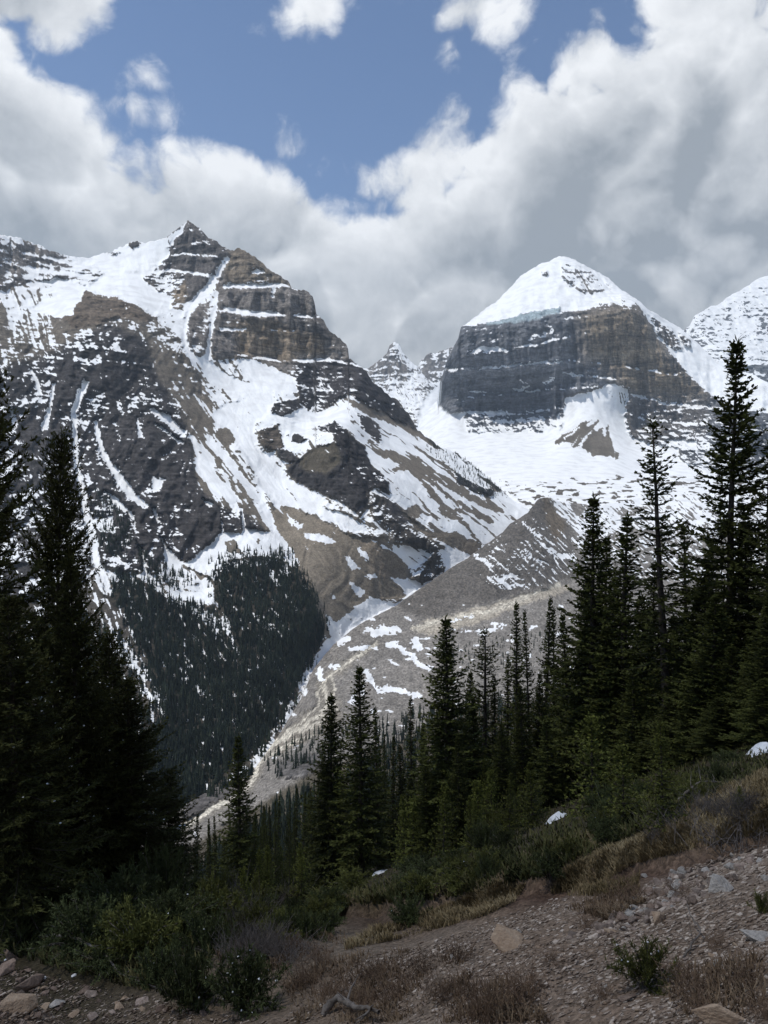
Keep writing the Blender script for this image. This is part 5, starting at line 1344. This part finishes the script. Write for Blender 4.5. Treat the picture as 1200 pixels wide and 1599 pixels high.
# left corner
stone(45, 1540, 62, 40, 'brown', "tilted brown slab in the left corner heap", name="rock_slab")
stone(12, 1520, 50, 36, 'brown', "brown block at the left edge above the tilted slab", name="boulder")
stone(25, 1578, 74, 30, 'tan', "wide tan slab at the bottom left corner", name="rock_slab")
stone(92, 1568, 40, 14, 'pale', "flat pale stone right of the tilted slab in the left corner")
stone(16, 1500, 46, 22, 'brown', "brown stone on top of the left corner heap, under the shrubs")
stone(222, 1566, 30, 13, 'grey', "flat grey stone at the dark end of the left gravel")
stone(142, 1556, 24, 14, 'grey', "grey angular stone in the middle of the left gravel")
stone(186, 1575, 22, 12, 'tan', "tan stone near the bottom of the left gravel")

def in_poly(poly, n, r):
    p = np.array(poly); out = []
    while len(out) < n:
        x = r.uniform(p[:, 0].min(), p[:, 0].max()); y = r.uniform(p[:, 1].min(), p[:, 1].max())
        if poly_sd(poly, np.array([x], np.float32), np.array([y], np.float32))[0] > 0: out.append((x, y))
    return out
RUB = [(850,1475),(930,1448),(975,1425),(1010,1385),(1060,1360),(1110,1345),(1200,1322),(1200,1352),(1130,1385),(1100,1405),(1060,1425),(1000,1450),(920,1470)]
for x, y in in_poly(RUB, 215, rb):
    w = rb.uniform(9, 25) * (0.8 + 0.4 * (y - 1320) / 150)
    stone(x, y, w, w * rb.uniform(0.35, 0.7), rb.choice(['grey', 'grey', 'brown', 'grey', 'pale']), "angular stone of the rubble band on the right slope", "stones of the rubble band", sink=0.05)
for x, y in in_poly([(0,1500),(60,1525),(140,1545),(230,1560),(330,1590),(330,1599),(0,1599)], 45, rb):
    w = rb.uniform(8, 26)
    stone(x, y, w, w * rb.uniform(0.3, 0.6), rb.choice(['grey', 'brown', 'brown', 'tan']), "small stone of the gravel heap in the left corner", "stones of the left corner heap", sink=0.1)
for x, y in in_poly([(600,1500),(760,1480),(900,1480),(1010,1460),(1200,1420),(1200,1599),(480,1599)], 40, rb):
    w = rb.uniform(8, 16)
    stone(x, y, w, w * rb.uniform(0.3, 0.6), rb.choice(['grey', 'brown', 'pale', 'tan']), "small stone scattered on the open gravel in front", "stones scattered on the open gravel", sink=0.15)

# gravel: far too many to count
rng = np.random.default_rng(31)
def pix_in(poly, n):
    p = np.array(poly, np.float32); out = []
    tot = 0
    while tot < n:
        q = rng.uniform(p.min(0), p.max(0), (n * 2, 2)).astype(np.float32)
        q = q[poly_sd(poly, q[:, 0], q[:, 1]) > 0]; out.append(q); tot += len(q)
    return np.concatenate(out)[:n]
def little_stones(n, seed):
    temps = []
    for k in range(6):
        me = stone_mesh(seed + k, 0.5, 8)
        bm = bmesh.new(); r = random.Random(seed + k)
        for _ in range(8):
            v = Vector((r.gauss(0, 1), r.gauss(0, 1), r.gauss(0, 1))).normalized(); bm.verts.new((v.x, v.y * 0.8, v.z * 0.5))
        bmesh.ops.convex_hull(bm, input=bm.verts[:]); bmesh.ops.triangulate(bm, faces=bm.faces[:])
        bm.verts.index_update()
        temps.append((np.array([v.co[:] for v in bm.verts], np.float32), np.array([[v.index for v in f.verts] for f in bm.faces], np.int32)))
        bm.free(); bpy.data.meshes.remove(me)
    return temps
TEMPS = little_stones(6, 900)
rub_px = pix_in(RUB, 4200)
q = np.concatenate([rub_px, pix_in([(440,1599),(470,1560),(560,1500),(680,1470),(800,1440),(860,1415),(1000,1395),(1100,1350),(1200,1320),(1200,1599)], 17000), pix_in([(-10,1490),(60,1520),(140,1540),(230,1555),(340,1585),(430,1599),(-10,1599)], 3200), pix_in([(900,1420),(1200,1330),(1200,1460),(900,1480)], 1800), pix_in([(560,1495),(700,1462),(860,1405),(1000,1385),(1180,1322),(1180,1345),(1000,1405),(870,1435),(600,1515)], 3000)])
pt, ok = hit_many(q[:, 0], q[:, 1], 60.0)
big = np.zeros(len(q)); big[:len(rub_px)] = 1; big = big[ok]; pt = pt[ok]
# gravel gathers in patches
dn = fbm2(pt[:, 0] / 0.8, pt[:, 1] / 0.8, 3, 140); keep = rng.random(len(pt)) < np.clip(0.65 + 1.1 * dn + big, 0.12, 1); pt = pt[keep]; big = big[keep]
which = rng.integers(0, 6, len(pt)); V = []; T = []; C = []; off = 0
for k in range(6):
    tv, tt = TEMPS[k]; s = np.where(which == k)[0]; m = len(s)
    a = rng.random(m) * 6.283; sc = 0.006 + 0.030 * rng.random(m) ** 2.4; sc = sc * (0.6 + pt[s][:, 1] / 18.0) * (1 + 0.7 * big[s])
    ca, sa = np.cos(a)[:, None], np.sin(a)[:, None]
    x = (tv[:, 0] * ca - tv[:, 1] * sa); y = (tv[:, 0] * sa + tv[:, 1] * ca); z = tv[:, 2] * rng.uniform(0.6, 1.2, m)[:, None] + SLX * x - SLY * y
    p = np.stack([x, y, z], -1) * sc[:, None, None] + pt[s][:, None] + np.array([0, 0, 0.003])
    V.append(p.reshape(-1, 3)); T.append((tt[None] + (np.arange(m) * len(tv))[:, None, None]).reshape(-1, 3) + off); off += m * len(tv)
    C.append(np.repeat(rng.random(m), len(tv)))
me = mesh_np("gravel", np.concatenate(V), tris=np.concatenate(T), smooth=False)
attr_f(me, "tint", np.concatenate(C))
def tint_mat(name, stops, rough=0.9):
    m, nt, b = principled(name, rough, 0.15)
    N = nt.nodes.new; L = nt.links.new
    a = N("ShaderNodeAttribute"); a.attribute_name = "tint"
    cr = N("ShaderNodeValToRGB")
    el = cr.color_ramp.elements
    el[0].position = stops[0][0]; el[0].color = stops[0][1] + (1,); el[1].position = stops[-1][0]; el[1].color = stops[-1][1] + (1,)
    for pos, c in stops[1:-1]: e = el.new(pos); e.color = c + (1,)
    L(a.outputs['Fac'], cr.inputs['Fac'])
    tc = N("ShaderNodeTexCoord"); nz = N("ShaderNodeTexNoise"); nz.inputs['Scale'].default_value = 25
    L(tc.outputs['Object'], nz.inputs['Vector'])
    mr = N("ShaderNodeMapRange"); mr.inputs[3].default_value = 0.6; mr.inputs[4].default_value = 1.4; L(nz.outputs['Fac'], mr.inputs[0])
    vm = N("ShaderNodeVectorMath"); vm.operation = 'SCALE'; L(cr.outputs['Color'], vm.inputs[0]); L(mr.outputs[0], vm.inputs['Scale'])
    L(vm.outputs[0], b.inputs['Base Color'])
    return m
o = add_obj("gravel", me, tint_mat("gravel_stones", [(0.0, (0.12, 0.088, 0.066)), (0.4, (0.215, 0.168, 0.130)), (0.75, (0.30, 0.25, 0.205)), (0.97, (0.46, 0.40, 0.34))]))
tag(o, "loose brown and grey gravel covering the bare slope in front", kind="stuff")

# ------------------------------------------------------------------ dry grass
def grass(name, polys, label, mat, hr=(0.035, 0.10), clump=1.3, seed=0, wid=0.005):
    q = np.concatenate([pix_in(pl, n) for pl, n in polys])
    p, ok = hit_many(q[:, 0], q[:, 1], 70.0); p = p[ok]
    d = fbm2(p[:, 0] / 0.5, p[:, 1] / 0.5, 3, 160 + seed); k = rng.random(len(p)) < np.clip(0.55 + clump * d, 0.05, 1); p = p[k]; d = d[k]
    n = len(p)
    h = rng.uniform(hr[0], hr[1], n) * np.clip(1 + d, 0.5, 1.6)
    az = rng.random(n) * 6.283; ln = rng.uniform(0.2, 0.9, n)
    dr = np.stack([np.cos(az), np.sin(az), np.zeros(n)], 1) + np.array([-0.4, -0.25, 0])
    tip = p + dr * (h * ln)[:, None] + np.array([0, 0, 1.0]) * (h * np.sqrt(np.clip(1 - 0.5 * ln ** 2, 0.2, 1)))[:, None]
    mid = p + (tip - p) * 0.5 + np.array([0, 0, 1]) * (h * 0.12)[:, None]
    sd_ = np.stack([-np.sin(az), np.cos(az), np.zeros(n)], 1) * (wid * (0.6 + p[:, 1] / 14.0))[:, None]
    v = np.stack([p - sd_, p + sd_, mid + sd_ * 0.7, mid - sd_ * 0.7, tip], 1).reshape(-1, 3)
    i = np.arange(n)[:, None] * 5
    me = mesh_np(name, v, quads=i + np.array([[0, 1, 2, 3]]), tris=i + np.array([[3, 2, 4]]), smooth=False)
    attr_f(me, "tint", np.repeat(np.clip(0.5 + 0.7 * fbm2(p[:, 0] / 1.1, p[:, 1] / 1.1, 2, 170 + seed) + rng.normal(0, 0.2, n), 0, 1), 5))
    o = add_obj(name, me, mat); tag(o, label, kind="stuff")
MAT_GRASS = tint_mat("dry_grass", [(0.0, (0.09, 0.07, 0.034)), (0.35, (0.19, 0.145, 0.075)), (0.7, (0.29, 0.23, 0.13)), (1.0, (0.38, 0.32, 0.20))])
MAT_HEATH = tint_mat("brown_heath", [(0.0, (0.075, 0.052, 0.034)), (0.5, (0.16, 0.112, 0.072)), (1.0, (0.25, 0.19, 0.125))])
MAT_COVER = tint_mat("green_ground_cover", [(0.0, (0.030, 0.036, 0.014)), (0.5, (0.075, 0.080, 0.030)), (1.0, (0.14, 0.125, 0.055))])
grass("dry_grass", [([(540,1484),(640,1464),(760,1430),(805,1408),(820,1385),(780,1380),(700,1415),(600,1450),(545,1470)], 12000), ([(858,1398),(935,1388),(985,1352),(1050,1335),(1200,1300),(1200,1200),(1100,1250),(1000,1310),(900,1350)], 22000), ([(880,1400),(1000,1400),(1000,1370),(940,1375)], 1500)], "dry tan grass on the banks along the top of the bare slope", MAT_GRASS)
grass("heath", [([(440,1520),(560,1490),(700,1480),(740,1520),(700,1599),(460,1599)], 6000), ([(700,1540),(830,1530),(860,1599),(680,1599)], 2200), ([(1040,1520),(1200,1490),(1200,1599),(1050,1590)], 1500), ([(330,1420),(470,1390),(560,1480),(440,1530),(340,1500)], 9000), ([(880,1420),(980,1390),(1010,1410),(960,1440)], 2000)], "brown heath and dead stalks scattered over the stony ground in front", MAT_HEATH, (0.02, 0.075), 2.4, 7)
grass("ground_cover", [([(330,1440),(500,1420),(700,1405),(850,1370),(1000,1300),(1200,1200),(1200,1100),(1000,1200),(800,1290),(600,1340),(330,1380)], 26000), ([(0,1400),(330,1400),(330,1560),(230,1550),(0,1490)], 7000)], "low green ground cover between the shrubs and young firs", MAT_COVER, (0.06, 0.18), 0.9, 13, 0.009)

# ------------------------------------------------------------------ old snow in the wood
def snow_patch(px, py, wpx, hpx, label, tilt=0.0):
    p = hit(px, py)
    if p is None: return
    w = wpx * p.y / F / 2; L = hpx * p.y / F * 2.2
    n = 20; g = np.linspace(-1, 1, n); u, v = np.meshgrid(g, g)
    ct, stt = math.cos(tilt), math.sin(tilt)
    x = p.x + (u * w * 1.5) * ct - (v * L * 1.5) * stt; y = p.y + (u * w * 1.5) * stt + (v * L * 1.5) * ct
    rr_ = np.hypot(u, v) * 1.45 + 0.35 * fbm2(u * 1.6 + px, v * 1.6 + py, 3, 3)
    z = ground_z(x, y) + 0.30 * (1 - sstep(0.2, 1.0, rr_)) - 0.12
    i = np.arange(n * n).reshape(n, n)
    q = np.stack([i[:-1, :-1], i[:-1, 1:], i[1:, 1:], i[1:, :-1]], -1).reshape(-1, 4)
    me = mesh_np("snow_patch", np.stack([x, y, z], -1).reshape(-1, 3), quads=q); me.materials.append(MAT_SNOW)
    tag(add_obj("snow_patch", me), label, "snow patch")
snow_patch(590, 1366, 44, 10, "white snow patch at the foot of the middle stand, lower left", 0.3)
snow_patch(868, 1279, 46, 12, "white snow patch under the firs beside the pale young fir", 0.3)
snow_patch(1190, 1172, 44, 20, "white snow patch at the right edge under the dark firs", 0.2)
pp = hit(118, 1530)
for (px, py, s, lab) in [(68, 1528, 0.035, "small lump of old snow on the left heap beside the tilted slab"), (116, 1524, 0.03, "small lump of old snow at the thicket's edge, by the dead branch")]:
    p = hit(px, py); o = add_obj("snow_lump", snow_mesh([(0, 0, 0)], [s], int(px)), loc=p); tag(o, lab, "snow lump")

# ------------------------------------------------------------------ dead wood
def dead_branch(name, pts, r0, r1, label, knots=3, seed=0):
    g = Geo(); r = np.random.default_rng(seed)
    P = np.array([p[:] for p in pts]); t = np.linspace(0, 1, len(P)); tt = np.linspace(0, 1, 22)
    Q = np.stack([np.interp(tt, t, P[:, k]) for k in range(3)], 1) 
    Q[1:-1] = (Q[:-2] + 2 * Q[1:-1] + Q[2:]) / 4; Q += np.cumsum(r.normal(0, 0.006, Q.shape), 0)
    v, q = tube_np(Q, np.linspace(r0, r1, 22) * (1 + 0.15 * r.normal(0, 1, 22)), 8); g.add(v, q)
    for k in range(knots):
        i = r.integers(4, 20); d = norm_rows(r.normal(0, 1, (1, 3)) + np.array([[0, 0, 0.7]]))[0] * r.uniform(0.12, 0.3)
        v, q = tube_np([Q[i], Q[i] + d * 0.5, Q[i] + d + r.normal(0, 0.02, 3)], [r1 * 0.8, r1 * 0.6, r1 * 0.2], 5); g.add(v, q)
    me = g.mesh(name); me.materials.append(MAT_DEAD)
    tag(add_obj(name, me), label, "branch")
def gp(px, py, up=0.0):
    p = hit(px, py); return p + Vector((0, 0, up))
dead_branch("dead_branch", [gp(60, 1478, 0.15), gp(110, 1492, 0.25), gp(160, 1510, 0.20), gp(195, 1536, 0.08), gp(250, 1545, 0.02)], 0.022, 0.008, "curved grey dead branch lying at the edge of the left thicket", 4, 1)
dead_branch("dead_root", [gp(505, 1588, 0.02), gp(530, 1578, 0.10), gp(560, 1590, 0.06), gp(600, 1597, 0.02)], 0.035, 0.015, "twisted grey root lying at the bottom edge left of the brown shrubs", 5, 2)
dead_branch("dead_branch", [gp(415, 1500, 0.03), gp(445, 1478, 0.06)], 0.03, 0.018, "short pale broken stick right of the left thicket", 1, 3)
dead_branch("dead_branch", [gp(1060, 1262, 0.1), gp(1090, 1240, 0.2), gp(1125, 1222, 0.05)], 0.02, 0.008, "thin dead bough on the turf under the right firs", 4, 4)
dead_branch("dead_branch", [gp(1068, 1500, 0.02), gp(1100, 1470, 0.10), gp(1085, 1440, 0.16)], 0.008, 0.003, "pale dry twig sticking up right of the snowy shrub", 2, 5)
# ------------------------------------------------------------------ haze and the cloud that shades the foreground
bm = bmesh.new()
x0, x1, y0, y1, z0, z1 = -9000.0, 9000.0, -600.0, 9400.0, -1200.0, 2900.0
vs = [bm.verts.new(p) for p in ((x0,y0,z0),(x1,y0,z0),(x1,y1,z0),(x0,y1,z0),(x0,y0,z1),(x1,y0,z1),(x1,y1,z1),(x0,y1,z1))]
for f in ((0,3,2,1),(4,5,6,7),(0,1,5,4),(1,2,6,5),(2,3,7,6),(3,0,4,7)): bm.faces.new([vs[i] for i in f])
me = bpy.data.meshes.new("haze"); bm.to_mesh(me); bm.free()
hm = bpy.data.materials.new("haze_air"); hm.use_nodes = True
nt = hm.node_tree; nt.nodes.clear()
pv = nt.nodes.new("ShaderNodeVolumePrincipled")
pv.inputs['Color'].default_value = (0.66, 0.82, 1.0, 1)
pv.inputs['Density'].default_value = HAZE_DENSITY
pv.inputs['Anisotropy'].default_value = 0.2
om = nt.nodes.new("ShaderNodeOutputMaterial")
nt.links.new(pv.outputs[0], om.inputs['Volume'])
hz = add_obj("haze", me, hm)
tag(hz, kind="stuff")
# ------------------------------------------------------------------ cumulus overhead, outside the picture, whose shadow lies on the foreground
bm = bmesh.new()
bmesh.ops.create_icosphere(bm, subdivisions=5, radius=1.0)
cv = np.array([v.co[:] for v in bm.verts], np.float32)
cv = cv * (1 + 0.35 * fbm3(cv[:, 0] * 1.6, cv[:, 1] * 1.6, cv[:, 2] * 1.6, 4, 200))[:, None]
cz = 3500.0
cc = np.array([CLOUD_AT[0] + SUN_DIR.x / SUN_DIR.z * cz, CLOUD_AT[1] + SUN_DIR.y / SUN_DIR.z * cz, cz], np.float32)
cv = cv * np.array([CLOUD_R[0], CLOUD_R[1], 260.0], np.float32); cv[:, 2] = np.where(cv[:, 2] < 0, cv[:, 2] * 0.45, cv[:, 2])
for v, c in zip(bm.verts, cv): v.co = Vector(c)
me = bpy.data.meshes.new("cloud"); bm.to_mesh(me); bm.free()
cm = bpy.data.materials.new("cloud_vapour"); cm.use_nodes = True
nt = cm.node_tree; nt.nodes.clear()
pv = nt.nodes.new("ShaderNodeVolumePrincipled"); pv.inputs['Color'].default_value = (1, 1, 1, 1); pv.inputs['Density'].default_value = 0.0028
om = nt.nodes.new("ShaderNodeOutputMaterial"); nt.links.new(pv.outputs[0], om.inputs['Volume'])
co = add_obj("cloud", me, cm, loc=tuple(float(c) for c in cc))
tag(co, "white cumulus cloud high out of view, placed to shade the foreground", kind="stuff")
